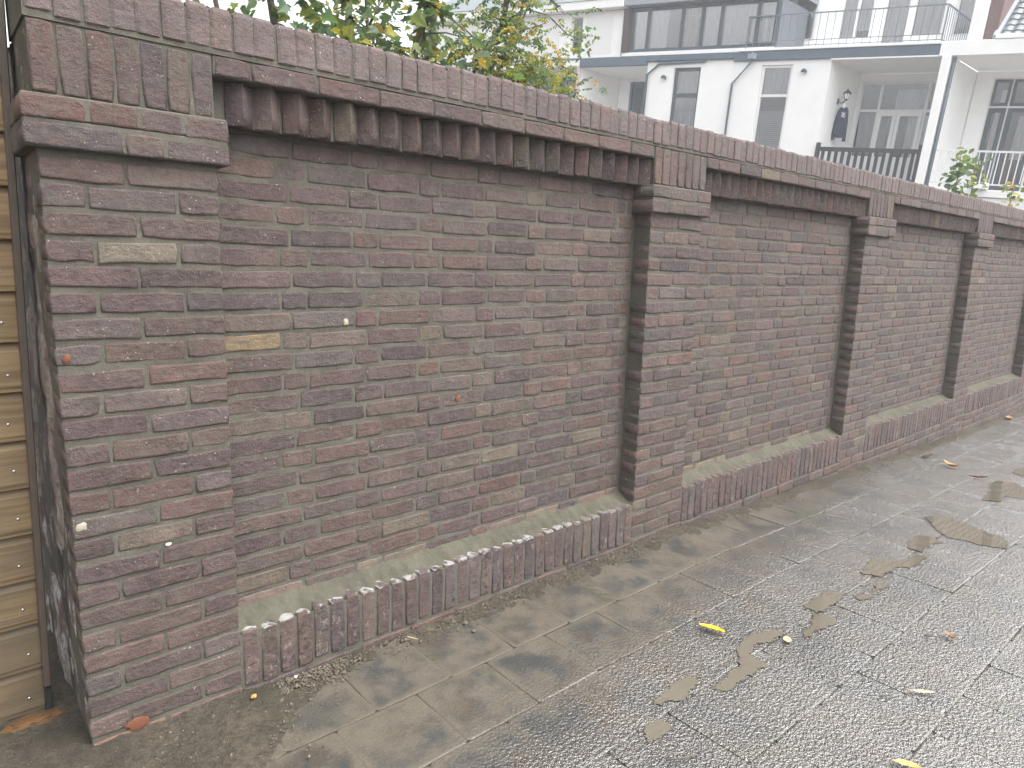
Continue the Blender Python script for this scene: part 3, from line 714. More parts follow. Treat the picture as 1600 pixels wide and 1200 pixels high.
def window(parent, u0, u1, w0, w1, d, frame, fw=.07, vs=(), hs=(), cur=None, cspan=None, room=True, depth=.07, name='window'):
    """frame with mullions at vs / transoms at hs; panes, curtain and a dim room behind"""
    fr = MB(F); fr.box(u0, u0+fw, d, d+depth, w0, w1, .006); fr.box(u1-fw, u1, d, d+depth, w0, w1, .006)
    fr.box(u0+fw, u1-fw, d+.002, d+depth-.002, w0, w0+fw, .006); fr.box(u0+fw, u1-fw, d+.002, d+depth-.002, w1-fw, w1, .006)
    ue = [u0+fw]; 
    for m in vs: fr.box(m-fw/2, m+fw/2, d+.001, d+depth-.001, w0+fw, w1-fw, .005); ue += [m-fw/2, m+fw/2]
    ue.append(u1-fw); we = [w0+fw]
    for m in hs: fr.box(u0+fw, u1-fw, d+.003, d+depth-.003, m-fw/2, m+fw/2, .005); we += [m-fw/2, m+fw/2]
    we.append(w1-fw)
    o = fr.build(name, frame, parent)
    for i in range(0, len(ue), 2):
        for j in range(0, len(we), 2):
            MB(F).box(ue[i]-.004, ue[i+1]+.004, d+depth*.5, d+depth*.5+.006, we[j]-.004, we[j+1]+.004).build('pane', M_GLASS, o)
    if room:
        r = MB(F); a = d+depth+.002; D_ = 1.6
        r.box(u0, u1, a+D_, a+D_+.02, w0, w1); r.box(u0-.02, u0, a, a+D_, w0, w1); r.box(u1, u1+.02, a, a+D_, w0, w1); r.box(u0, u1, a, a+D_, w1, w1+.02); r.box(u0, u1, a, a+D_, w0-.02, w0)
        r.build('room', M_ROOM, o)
    if cur:
        for (a, b, c0, c1, mt) in cur: curtain_and_glare(a, b, c0, c1, d+depth+.045, mt, o, max(3, int((b-a)/.11)))
    return o
def pipe(pts, r, mat, parent, name='downpipe'): return MB().tube([F(p) for p in pts], r, 8).build(name, mat, parent, True)
def wall_lamp(u, w, label):
    o = empty('wall_lamp', F((u, 0, w-.06))); tag(o, label, 'lamp', 'small lamps on the white bays')
    mb = MB(F); mb.box(u-.03, u+.03, -.03, -.001, w-.05, w+.06, .005); mb.build('back_plate', M_SLATE, o)
    v = []; n = 12
    for i, (r_, z_) in enumerate(((.015, .075), (.06, .05), (.085, 0), (.08, -.03))): v += [(u+r_*math.cos(a), -.095+r_*math.sin(a)*.8, w+z_) for a in np.linspace(0, 2*math.pi, n+1)[:-1]]
    fs = [(i*n+k, i*n+(k+1) % n, (i+1)*n+(k+1) % n, (i+1)*n+k) for i in range(3) for k in range(n)]+[tuple(range(n))[::-1], tuple(3*n+k for k in range(n))]
    MB(F).add(v, fs).build('shade', M_SLATE, o, True)
    MB(F).box(u-.03, u+.03, -.13, -.06, w-.075, w-.03, .012).build('bulb', M_CURT, o)

def build_houses():
    D = 2.1
    # ---- first house (far left) ----
    h = empty('row_house', F((-11.5, 1.0, GB))); tag(h, 'leftmost white terraced house with white eaves, half hidden by the leafy shrubs', 'house', 'terraced houses behind the wall')
    hwall('wall', -16, -6.78, .30, 1.74, 0, 7, [(-8.74, -8.30, .50, 1.62)], M_WHITE, h)
    window(h, -8.74, -8.30, .50, 1.62, .05, M_WFRAME, .03, cur=None)
    for a, b in ((-10.9, -10.1), (-10.02, -9.2), (-8.15, -7.15)): hbox('panel', a, b, -.012, -.001, .42, 1.60, M_WFRAME, h)
    hbox('eaves_board', -16, -6.60, -.35, -.02, 1.745, 2.0, M_WHITE, h, .01)
    MB(F).add([(-16, -.38, 2.003), (-6.62, -.38, 2.003), (-6.62, 3.4, 3.9), (-16, 3.4, 3.9), (-16, 7, 2.0), (-6.62, 7, 2.0)], [(0, 1, 2, 3), (3, 2, 5, 4), (0, 3, 4), (1, 5, 2)]).build('roof', M_ROOFT, h)
    hbox('chimney', -10.75, -10.15, .35, .95, 1.95, 3.6, M_CHIM, h)
    hbox('balcony_edge', -16, -8.28, -.05, D, .012, .245, M_WHITE, h, .008); hbox('balcony_rim', -16, -8.26, -.09, .0, .252, .29, M_GREYR, h)
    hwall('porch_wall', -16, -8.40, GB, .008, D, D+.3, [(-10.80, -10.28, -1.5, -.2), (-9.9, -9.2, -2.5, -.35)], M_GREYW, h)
    window(h, -10.80, -10.28, -1.5, -.2, D+.02, M_WFRAME, .06); window(h, -9.9, -9.2, -2.5, -.35, D+.02, M_WFRAME, .06)
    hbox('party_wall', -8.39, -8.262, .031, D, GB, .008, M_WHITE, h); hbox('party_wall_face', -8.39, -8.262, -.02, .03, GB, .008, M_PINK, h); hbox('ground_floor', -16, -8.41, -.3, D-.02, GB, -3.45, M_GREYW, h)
    # ---- second house ----
    h = empty('row_house', F((-5.5, 1.0, GB))); tag(h, 'white terraced house with a long dark-framed upper window strip and blue-grey porch fascia', 'house', 'terraced houses behind the wall')
    hbox('fascia', -8.255, -5.74, -.07, .05, .0, .275, M_BLUE, h, .008); hbox('porch_ceiling', -8.255, -5.74, .052, D, -.004, .10, M_WHITE, h)
    hwall('porch_wall', -8.255, -5.74, GB, -.006, D, D+.3, [(-7.78, -7.18, -2.6, -.12)], M_WHITE, h)
    d_ = hbox('door', -7.70, -7.26, D+.05, D+.10, -2.6, -.20, M_BLUE, h, .006); hbox('panel', -7.62, -7.34, D+.038, D+.049, -1.2, -.32, M_SLATE, d_)
    hbox('door_frame', -7.78, -7.70, D-.02, D+.12, -2.6, -.12, M_BLUE, h); hbox('door_frame', -7.26, -7.18, D-.02, D+.12, -2.6, -.12, M_BLUE, h); hbox('door_frame', -7.70, -7.26, D-.018, D+.118, -.20, -.12, M_BLUE, h)
    hbox('ground_floor', -8.25, -5.74, -.02, D-.02, GB, -3.45, M_WHITE, h)
    hwall('bay_wall', -5.735, -2.852, GB, .095, 0, .30, [(-4.80, -3.90, -2.55, -.10)], M_WHITE, h); hbox('bay_side', -5.735, -5.50, .302, D+.1, GB, -.01, M_WHITE, h)
    window(h, -4.80, -3.90, -2.55, -.10, .06, M_SLATE, .085, hs=(-.935,), cur=[(-4.72, -3.98, -.85, -.2, M_CURT), (-4.72, -3.98, -2.5, -1.40, M_BLIND), (-4.72, -3.98, -1.38, -1.0, M_BLIND)])
    hbox('gutter', -5.76, -2.85, -.10, -.004, .10, .285, M_BLUE, h, .012)
    pipe([(-3.72, -.06, .11), (-3.74, -.06, .06), (-5.30, -.06, .03), (-5.69, -.06, -.30), (-5.70, -.06, GB)], .04, M_BLUE, h)
    hbox('white_band', -6.70, -1.72, -.055, .1, .29, .405, M_WHITE, h, .006)
    hbox('brick_pilaster', -6.70, -6.50, -.09, .3, .41, 2.25, M_CHIMD, h)
    o = window(h, -6.48, -1.72, .41, 1.76, .02, M_SLATE, .11, vs=(-5.88, -4.72, -4.06, -3.45, -2.33), cur=[(-6.36, -5.95, .52, 1.7, M_CURT), (-5.80, -5.25, .55, 1.7, M_CURT), (-4.62, -4.25, .55, 1.7, M_CURTB), (-4.0, -3.52, .52, 1.7, M_CURT), (-3.38, -2.40, .52, 1.7, M_CURT), (-2.25, -1.85, .55, 1.7, M_CURT)])  # extra white sheets added here to stand in for reflected sky
    hbox('roof_edge', -6.72, -1.66, -.30, .02, 1.77, 2.02, M_ZINC, h, .01)
    hbox('upper_side', -6.70, -1.72, 2.2, 7, .29, 3.2, M_WHITE, h)
    MB(F).add([(-6.72, -.30, 2.03), (-1.66, -.30, 2.03), (-1.66, 4, 3.9), (-6.72, 4, 3.9), (-6.72, 4, 2.03), (-1.66, 4, 2.03)], [(0, 1, 2, 3), (3, 2, 5, 4), (0, 3, 4), (1, 5, 2)]).build('roof', M_ZINC, h)
    # ---- third house ----
    h = empty('row_house', F((0, 1.0, GB))); tag(h, 'white terraced house with railed balcony above a porch with black balustrade', 'house', 'terraced houses behind the wall')
    hwall('bay_wall', -2.848, 0, GB, .02, 0, .30, [(-1.99, -1.06, -2.75, -.10)], M_WHITE, h); hbox('bay_side', -.24, 0, .302, D, GB, -.02, M_WHITE, h)
    o = window(h, -1.99, -1.06, -2.75, -.10, .05, M_WFRAME, .08, hs=(-.965,), cur=[(-1.92, -1.13, -.95, -.17, M_CURT)])
    for i in range(22): hbox('blind_slat', -1.92, -1.13, .155, .163, -1.445-i*.06, -1.392-i*.06, M_BLIND, o)
    hbox('fascia', -2.846, 2.74, -.08, .0-.004, .022, .285, M_BLUE, h, .012); hbox('balcony_slab', -2.70, 2.74, -.12, D, .288, .355, M_WHITE, h, .006)
    pipe([(-2.25, -.12, .26), (-2.25, -.12, -.01), (-2.80, -.06, -.62), (-2.82, -.06, GB)], .035, M_GREYR, h); hbox('rainwater_head', -2.36, -2.14, -.20, -.082, .05, .20, M_ZINC, h, .01)
    hbox('porch_ceiling', 0.002, 2.84, -.07, D, -.02, .02, M_WHITE, h)
    hwall('porch_wall', -.24, 3.05, GB, -.022, D, D+.25, [(.04, 2.45, -3.4, -.24)], M_WHITE, h)
    w = window(h, .04, 2.45, -3.4, -.24, D+.02, M_WFRAME, .07, vs=(.64, 1.93), hs=(-1.08,), cur=[(.12, .60, -2.44, -1.15, M_CURTG), (.78, .96, -2.44, -1.3, M_CURTG), (1.50, 1.82, -2.6, -1.25, M_CURT), (1.95, 2.38, -2.6, -1.2, M_CURT), (1.05, 1.88, -1.04, -.45, M_BLIND)], name='window_screen')  # pale sheet in the centre top light stands for a bright reflection
    dr = MB(F)
    for a, b in ((.675, 1.19), (1.20, 1.895)):
        dr = MB(F); dr.box(a, a+.10, D-.012, D+.05, -3.4, -1.12, .004); dr.box(b-.10, b, D-.012, D+.05, -3.4, -1.12, .004); dr.box(a+.1, b-.1, D-.011, D+.049, -1.24, -1.12, .004); dr.box(a+.1, b-.1, D-.011, D+.049, -3.4, -2.44, .004)
        dr.build('porch_door', M_WFRAME, h)
    hbox('sill_board', .06, .64, D-.03, D+.018, -3.4, -2.44, M_WFRAME, h); hbox('sill_board', 1.90, 2.44, D-.03, D+.018, -3.4, -2.44, M_WFRAME, h)
    hbox('porch_floor', 0.002, 2.83, -.05, D, -3.55, -3.40, M_WHITE, h); hbox('ground_floor', .002, 3.0, -.02, D-.02, GB, -3.56, M_WHITE, h)
    hbox('porch_post', 2.835, 3.055, -.12, .10, GB, -.024, M_WHITE, h, .01); pipe([(3.12, -.04, -.05), (3.12, -.04, GB)], .05, M_SLATE, h)
    hbox('post_lining', 2.85, 3.05, .102, D, GB, -.026, M_WHITE, h)
    bl = MB(F); bl.box(.06, 2.82, -.05, .02, -2.54, -2.42, .008); b_ = bl.build('balustrade', M_BLACKW, h)
    hbox('bottom_rail', .06, 2.82, -.045, .015, -3.38, -3.26, M_BLACKW, b_, .006)
    for u in (.0, 2.72): hbox('newel', u, u+.10, -.06, .04, -3.40, -2.30, M_BLACKW, b_, .008)
    for i in range(14): hbox('slat', .17+i*.185, .255+i*.185, -.03, .0, -3.26, -2.54, M_BLACKW, b_)
    hwall('upper_wall', -2.50, 3.3, .357, 3.3, D+.02, D+.3, [(-2.42, -1.62, 1.0, 2.6), (-.95, .02, .95, 2.6), (.25, 1.02, .42, 2.7), (1.05, 1.95, .95, 2.6), (2.15, 2.72, .95, 2.6)], M_WHITE, h)
    window(h, -2.42, -1.62, 1.0, 2.6, D+.03, M_WFRAME, .08, cur=[(-2.34, -1.70, 1.08, 2.55, M_CURT)]); window(h, -.95, .02, .95, 2.6, D+.03, M_WFRAME, .08, vs=(-.46,), cur=[(-.87, -.50, 1.05, 2.5, M_CURT), (-.42, -.06, 1.25, 2.5, M_CURT)])  # white sheets fill these upper panes in place of reflected sky
    window(h, .25, 1.02, .42, 2.7, D+.03, M_WFRAME, .09, cur=[(.34, .93, .52, 2.6, M_CURT)]); window(h, 1.05, 1.95, .95, 2.6, D+.03, M_WFRAME, .08, cur=[(1.13, 1.87, 1.03, 2.5, M_CURT)]); window(h, 2.15, 2.72, .95, 2.6, D+.03, M_WFRAME, .07, cur=[(2.24, 2.64, 1.05, 2.5, M_CURT)])
    hbox('end_wall', 3.30, 3.60, -.05, D+.3, .37, 3.3, M_WHITE, h); hbox('upper_roof', -2.55, 3.62, D-.3, 6, 3.305, 3.45, M_ZINC, h)
    rail = MB(F); rail.box(-2.56, 2.72, -.06, -.025, 1.245, 1.275); rl = rail.build('railing', M_GREYR, h)
    for w_ in (.40, .535): hbox('lower_rail', -2.55, 2.71, -.055, -.03, w_, w_+.018, M_GREYR, rl)
    for u in (-2.55, 2.695):
        hbox('return_rail', u, u+.03, -.02, D-.05, 1.244, 1.274, M_GREYR, rl); hbox('return_rail', u, u+.02, -.02, D-.05, .40, .418, M_GREYR, rl); hbox('rail_post', u, u+.03, -.058, -.028, .357, 1.244, M_GREYR, rl)
        for i in range(12): hbox('baluster', u+.004, u+.016, .12+i*.16, .132+i*.16, .41, 1.244, M_GREYR, rl)
    for i in range(25): hbox('baluster', -2.35+i*.205, -2.338+i*.205, -.05, -.038, .36, 1.245, M_GREYR, rl)
    # ---- fourth house ----
    h = empty('row_house', F((6, 1.0, GB))); tag(h, 'rightmost white terraced house with grey tiled roof and white balcony railing', 'house', 'terraced houses behind the wall')
    hbox('fascia', 2.745, 10, -.10, .06, -.018, .345, M_WHITE, h, .01); hbox('porch_ceiling', 3.07, 10, .062, D, -.02, .03, M_WHITE, h)
    hwall('porch_wall', 3.07, 10, GB, -.022, D, D+.25, [(3.50, 5.6, -3.4, -.19)], M_WHITE, h)
    window(h, 3.50, 5.6, -3.4, -.19, D+.02, M_WFRAME, .05, vs=(4.0, 4.8), hs=(-.975,), cur=[(3.7, 3.95, -3.3, -1.1, M_CURT), (4.3, 4.75, -2.4, -1.2, M_CURT), (3.75, 3.95, -.9, -.5, M_CURT)])
    for a, b in ((3.55, 3.975), (4.025, 4.775)):
        fr = MB(F); fr.box(a, a+.07, D+.0, D+.05, -.93, -.24); fr.box(b-.07, b, D+.0, D+.05, -.93, -.24); fr.box(a+.07, b-.07, D+.001, D+.049, -.31, -.24); fr.box(a+.07, b-.07, D+.001, D+.049, -.93, -.86); fr.build('sash', M_SLATE, h)
        fr = MB(F); fr.box(a, a+.11, D+.0, D+.05, -3.38, -1.01); fr.box(b-.11, b, D+.0, D+.05, -3.38, -1.01); fr.box(a+.11, b-.11, D+.001, D+.049, -1.12, -1.01); fr.build('sash', M_SLATE, h)
    hbox('porch_floor', 3.07, 10, -.10, D, -3.62, -3.42, M_WHITE, h, .01); hbox('ground_floor', 3.07, 10, -.02, D-.02, GB, -3.63, M_WHITE, h)
    rr_ = MB(F); rr_.box(3.16, 10, -.05, .0, -2.45, -2.40); rl = rr_.build('railing', M_WFRAME, h); hbox('lower_rail', 3.16, 10, -.045, -.005, -3.30, -3.26, M_WFRAME, rl)
    for i in range(44): hbox('baluster', 3.28+i*.152, 3.302+i*.152, -.04, -.015, -3.26, -2.45, M_WFRAME, rl)
    hbox('step', 4.25, 4.62, -.3, -.08, -3.42, -3.25, M_WHITE, h, .01)
    hbox('gable', 3.62, 3.90, .10, 1.2, .35, 2.6, M_CHIM, h); hbox('barge_board', 3.88, 4.02, .04, .9, .35, .5, M_ZINC, h)
    MB(F).add([(3.86, -.03, .36), (3.98, -.03, .36), (3.98, 2.6, 3.3), (3.86, 2.6, 3.3), (3.86, -.03, .47), (3.98, -.03, .47), (3.98, 2.6, 3.41), (3.86, 2.6, 3.41)], [(0, 1, 5, 4), (4, 5, 6, 7), (1, 2, 6, 5), (0, 4, 7, 3), (3, 7, 6, 2)]).build('barge_board', M_ZINC, h)
    rf = MB(F); rf.add([(3.98, .0, .38), (10, .0, .38), (10, 2.7, 3.38), (3.98, 2.7, 3.38), (3.98, 2.7, .38), (10, 2.7, .38)], [(0, 1, 2, 3), (0, 3, 4), (1, 5, 2), (3, 2, 5, 4)]); roof = rf.build('roof', M_ROOFT, h)
    hbox('roof_gutter', 3.95, 10, -.12, -.01, .352, .46, M_WHITE, h, .01)
    # pantiles laid in courses
    prof = [(0, 0), (.05, .028), (.10, .036), (.15, .022), (.20, .004), (.235, .010)]
    for r in range(9):
        for c in range(14):
            u = 4.0+c*.232; d0, w0 = r*.225*.668, .40+r*.225*.743; d1, w1 = d0+.27*.668, w0+.27*.743
            v = [(u+a, d0-.03*.743-b*.743, w0+.03*.668+b*.668+.0) for a, b in prof]+[(u+a, d1-b*.743, w1+b*.668-.004) for a, b in prof]+[(u+a, d0-b*.743, w0+b*.668-.012) for a, b in prof]
            n = len(prof); MB(F).add(v, [(i, i+1, n+i+1, n+i) for i in range(n-1)]+[(2*n+i, 2*n+i+1, i+1, i) for i in range(n-1)]).build('roof_tile', M_ROOFT, roof)
build_houses()
wall_lamp(-5.078, -.40, 'small dark wall lamp left of the dark-framed window'); wall_lamp(-.686, -.31, 'small dark wall lamp right of the white-framed window')

def build_lantern_sweater():
    o = empty('porch_lantern', F((.1, .8, -1.06))); tag(o, 'black carriage lantern on the porch side wall above the sweater', 'lantern')
    MB(F).box(.002, .03, .76, .84, -1.10, -.93, .006).build('back_plate', M_BLACKW, o)
    MB().tube([F((.02, .8, -1.0)), F((.09, .8, -1.06)), F((.16, .8, -1.05)), F((.22, .8, -.99)), F((.235, .8, -.96))], .016, 6).build('bracket', M_BLACKW, o, True)
    c = (.235, .8)
    def lathe(rz, name, mat, n=6):
        v = [(c[0]+r*math.cos(a), c[1]+r*math.sin(a), z) for r, z in rz for a in np.linspace(0, 2*math.pi, n+1)[:-1]]; m = len(rz)
        MB(F).add(v, [(i*n+k, i*n+(k+1) % n, (i+1)*n+(k+1) % n, (i+1)*n+k) for i in range(m-1) for k in range(n)]+[tuple(range(n))[::-1], tuple((m-1)*n+k for k in range(n))]).build(name, mat, o)
    lathe([(.05, -.955), (.085, -.80)], 'lantern_glass', M_CURT); lathe([(.03, -.99), (.055, -.965), (.055, -.953)], 'lantern_base', M_BLACKW); lathe([(.125, -.805), (.118, -.785), (.05, -.71), (.012, -.68), (.012, -.64)], 'lantern_roof', M_BLACKW)
    for a in np.linspace(0, 2*math.pi, 7)[:-1]: MB().tube([F((c[0]+.052*math.cos(a), c[1]+.052*math.sin(a), -.955)), F((c[0]+.088*math.cos(a), c[1]+.088*math.sin(a), -.80))], .008, 4).build('lantern_bar', M_BLACKW, o)
    navy = flat('navy_cloth', (.016, .028, .062), .85, .2, .15, 30, .4)
    s_ = empty('sweater', F((.2, .8, -2.15))); tag(s_, 'dark navy sweater with white chest emblem hung on the porch wall', 'sweater')
    def cloth(name, poly, t0, t1, mat, parent, k=.80):
        n = len(poly); cx = sum(p[0] for p in poly)/n; cz = sum(p[1] for p in poly)/n
        v = [(a, t0, b) for a, b in poly]+[(a, (t0+t1)/2-.01, b) for a, b in poly]+[(cx+(a-cx)*k, t1, cz+(b-cz)*k) for a, b in poly]
        f = [(r*n+i, r*n+(i+1) % n, (r+1)*n+(i+1) % n, (r+1)*n+i) for r in range(2) for i in range(n)]+[tuple(2*n+i for i in range(n)), tuple(range(n))[::-1]]
        return MB(F).add(v, f).build(name, mat, parent)
    cloth('body', [(.15, -1.17), (.10, -1.22), (.05, -1.5), (.045, -1.98), (.05, -2.04), (.20, -2.06), (.35, -2.05), (.36, -1.98), (.345, -1.5), (.325, -1.24), (.285, -1.17), (.25, -1.21), (.19, -1.21)], .84, .745, navy, s_)
    cloth('sleeve', [(.11, -1.20), (.06, -1.28), (.015, -1.6), (.005, -2.0), (.01, -2.12), (.085, -2.12), (.085, -2.0), (.09, -1.6)], .845, .77, navy, s_, .8)
    cloth('sleeve', [(.31, -1.20), (.345, -1.28), (.38, -1.6), (.40, -2.0), (.41, -2.16), (.325, -2.16), (.325, -2.0), (.32, -1.6)], .845, .77, navy, s_, .8)
    cloth('collar', [(.17, -1.175), (.185, -1.10), (.255, -1.10), (.27, -1.175), (.22, -1.23)], .83, .76, M_WFRAME, s_)
    em = flat('white_print', (.78, .79, .80), .8)
    for k in range(4):
        pts = [(.205+.022*i+.006*math.sin(i*2.2+k), .738, -1.34-.036*k+.016*math.sin(i*1.9+k*1.3)-.005*i) for i in range(6)]
        MB().tube([F(p) for p in pts], .010, 5).build('emblem', em, s_, True)
    MB().tube([F((.22, .8, -1.15)), F((.22, .8, -1.07)), F((.20, .8, -1.02)), F((.17, .8, -1.04))], .006, 5).build('hanger_hook', M_STEEL, s_)
build_lantern_sweater()

# ------------------------------------------------------------------ vegetation
def lobed(sz, rr):                        # broad lobed leaf outline, tip along +y
    pts = [(0, 0), (.30, .05), (.52, .28), (.34, .36), (.50, .66), (.24, .62), (0, 1.0), (-.24, .62), (-.50, .66), (-.34, .36), (-.52, .28), (-.30, .05)]
    return [(a*sz*rr.uniform(.9, 1.1), b*sz) for a, b in pts]
def oval(sz, rr, w=.46): return [(0, 0), (w*.7*sz, .25*sz), (w*sz*.9, .55*sz), (w*.45*sz, .85*sz), (0, sz), (-w*.45*sz, .85*sz), (-w*sz*.9, .55*sz), (-w*.7*sz, .25*sz)]
def add_leaf(vs, fs, ts, p, sz, rr, shape, col, down=.4, dirn=None):
    out = shape(sz, rr); a = rr.uniform(0, 2*math.pi)
    d = Vector((math.cos(a), math.sin(a), rr.uniform(-down-.5, .35))) if dirn is None else Vector(dirn)+Vector((rr.gauss(0, .3), rr.gauss(0, .3), rr.gauss(0, .3)-.2))
    d.normalize(); n = Vector((rr.gauss(0, .6), rr.gauss(0, .6), 1.0)); s = d.cross(n).normalized(); n = s.cross(d)
    k = len(vs); m = len(out)
    for (x, y) in out: vs.append(tuple(p+s*x+d*y+n*(abs(x)*.28-y*y/sz*.30)))
    h = m//2
    fs.append(tuple(k+i for i in range(0, h+1))); fs.append(tuple([k]+[k+i for i in range(h, m)])); ts += [col+(1,)]*2
GREENS = [(.10, .155, .085), (.12, .185, .09), (.085, .14, .09), (.18, .22, .09), (.13, .175, .10)]
YELL = [(.30, .29, .08), (.40, .33, .07), (.34, .28, .07), (.24, .26, .09), (.40, .27, .08), (.22, .25, .09)]
def shrub(name, label, cat, base, stems, leaf, nleaf, size, yellow, seed, vol=None, group=None):
    rr = random.Random(seed); root = empty(name, base); tag(root, label, cat, group)
    br = MB(); tips = []
    for st in stems:
        pts = [Vector(p) for p in st['pts']]; r0, r1 = st.get('r', (.02, .006))
        full = []
        for i in range(len(pts)-1):
            for j in range(4):
                t = j/4; q = pts[i].lerp(pts[i+1], t); q = q+Vector((fbm(q.x*3, q.z*3, seed)*.03, fbm(q.y*3, q.z*3, seed+4)*.03, 0)); full.append(q)
        full.append(pts[-1]); n = len(full)
        br.tube(full, [r0+(r1-r0)*i/(n-1) for i in range(n)], 6)
        st['full'] = full
        for _ in range(st.get('twigs', 0)):
            i = rr.randrange(int(n*.3), n); p = full[i]; L = rr.uniform(.12, .42)*st.get('tl', 1); a = rr.uniform(0, 6.28)
            e = p+Vector((math.cos(a)*L, math.sin(a)*L*.7, rr.uniform(-.25, .6)*L)); m = p.lerp(e, .5)+Vector((0, 0, .05*L))
            br.tube([p, m, e], [.006, .004, .0018], 5); tips.append((p, m, e))
        for i in range(int(n*.55), n-1): tips.append((full[i], full[i], full[i+1]))
    br.build('trunk', M_BARK, root, True)
    vs, fs, ts = [], [], []
    for k in range(nleaf):
        p0, m, e = rr.choice(tips); t = rr.random(); p = (p0.lerp(m, t*2) if t < .5 else m.lerp(e, t*2-1))+Vector((rr.gauss(0, .02), rr.gauss(0, .02), rr.gauss(0, .02)))
        if vol and rr.random() < vol[0]:
            c, r = vol[1][rr.randrange(len(vol[1]))]; p = Vector(c)+Vector((rr.gauss(0, r[0]), rr.gauss(0, r[1]), rr.gauss(0, r[2])))
        col = rr.choice(YELL) if rr.random() < yellow else rr.choice(GREENS); f_ = rr.uniform(.75, 1.3); col = tuple(c*f_ for c in col)
        if leaf == 'pinnate':
            a = rr.uniform(0, 6.28); d = Vector((math.cos(a), math.sin(a), rr.uniform(-.8, .2))).normalized(); s = d.cross(Vector((0, 0, 1))).normalized()
            n_ = 4; L = size*rr.uniform(2.2, 3.4)
            for i in range(n_):
                for sg in (-1, 1): add_leaf(vs, fs, ts, p+d*(L*(i+.6)/n_), size*rr.uniform(.75, 1.15), rr, lambda z, q: oval(z, q, .34), col, dirn=d*.45+s*sg)
            add_leaf(vs, fs, ts, p+d*L, size, rr, lambda z, q: oval(z, q, .34), col, dirn=d)
        else: add_leaf(vs, fs, ts, p, size*rr.uniform(.6, 1.25), rr, lobed if leaf == 'lobed' else oval, col)
    new_obj('crown', vs, fs, M_LEAF, root, tint=ts)
    return root
shrub('leafy_shrub', 'broad-leaved green shrub with a few yellow leaves, directly behind the coping at left', 'shrub', (.75, 1.0, 0),
      [dict(pts=[(.75, 1.0, -.05), (.72, 1.0, 1.4), (.62, .95, 2.4), (.50, .9, 3.2)], r=(.03, .01), twigs=16), dict(pts=[(.78, 1.0, -.05), (.9, 1.05, 1.5), (1.05, 1.1, 2.5), (1.15, 1.1, 3.4)], r=(.028, .01), twigs=18),
       dict(pts=[(.80, 1.0, -.05), (1.0, .9, 1.5), (1.28, .85, 2.4), (1.42, .8, 3.0)], r=(.02, .007), twigs=14), dict(pts=[(.72, 1.0, -.05), (.50, .9, 1.6), (.34, .85, 2.4), (.22, .85, 2.9)], r=(.02, .006), twigs=12)],
      'lobed', 1250, .066, .14, 21, (.55, [((.75, .95, 2.6), (.28, .25, .26)), ((1.15, 1.0, 2.65), (.25, .25, .28)), ((.95, .9, 2.35), (.35, .2, .12))]))
shrub('feathery_shrub', 'feathery yellow-green shrub with bare brown stems behind the wall, right of the broad-leaved shrub', 'shrub', (1.7, 1.1, 0),
      [dict(pts=[(1.62, 1.1, -.05), (1.52, 1.1, 1.5), (1.50, 1.1, 2.5), (1.62, 1.05, 3.3)], r=(.030, .014), twigs=14), dict(pts=[(1.7, 1.1, -.05), (1.72, 1.05, 1.6), (1.75, 1.0, 2.45), (1.98, 1.0, 2.8), (2.05, 1.0, 3.4)], r=(.028, .012), twigs=16),
       dict(pts=[(1.75, 1.1, -.05), (1.95, 1.2, 1.7), (2.05, 1.25, 2.45), (2.28, 1.25, 2.85), (2.36, 1.2, 3.25)], r=(.022, .006), twigs=20), dict(pts=[(1.66, 1.1, -.05), (1.40, 1.3, 1.6), (1.32, 1.35, 2.5), (1.22, 1.3, 3.2)], r=(.02, .006), twigs=10),
       dict(pts=[(1.78, 1.1, -.05), (2.0, 1.1, 1.8), (2.15, 1.1, 2.5), (2.25, 1.1, 2.62)], r=(.02, .005), twigs=12)],
      'pinnate', 1800, .023, .42, 33, (.6, [((1.7, 1.1, 2.6), (.3, .22, .22)), ((2.0, 1.1, 2.75), (.2, .2, .28)), ((1.95, 1.0, 2.42), (.26, .2, .1)), ((1.55, .95, 2.42), (.3, .2, .12)), ((2.12, 1.05, 2.7), (.16, .2, .22)), ((2.22, 1.05, 2.48), (.12, .2, .08)), ((1.95, 1.0, 2.5), (.3, .2, .12))]))
def spray():
    rr = random.Random(4); root = empty('arching_twig', (2.35, 1.2, 2.2)); tag(root, 'single long arching twig with a tuft of green leaves in front of the white houses', 'twig')
    pts = [(2.15, 1.22, 2.62), (2.32, 1.2, 2.99), (2.5, 1.2, 3.0), (2.68, 1.2, 2.925), (2.78, 1.2, 2.92), (2.86, 1.2, 2.95)]
    MB().tube(pts, [.007, .006, .005, .004, .003, .002], 5).build('trunk', M_BARK, root, True)
    vs, fs, ts = [], [], []
    for k in range(70):
        t = rr.random(); p = Vector((2.80+rr.gauss(0, .05), 1.2+rr.gauss(0, .05), 2.90+rr.gauss(0, .055))); add_leaf(vs, fs, ts, p, rr.uniform(.02, .04), rr, oval, tuple(c*rr.uniform(.8, 1.4) for c in rr.choice(GREENS)))
    for k in range(5): add_leaf(vs, fs, ts, Vector((2.96+rr.gauss(0, .03), 1.2, 2.99+rr.gauss(0, .015))), .03, rr, oval, rr.choice(GREENS))
    new_obj('crown', vs, fs, M_LEAF, root, tint=ts)
spray()
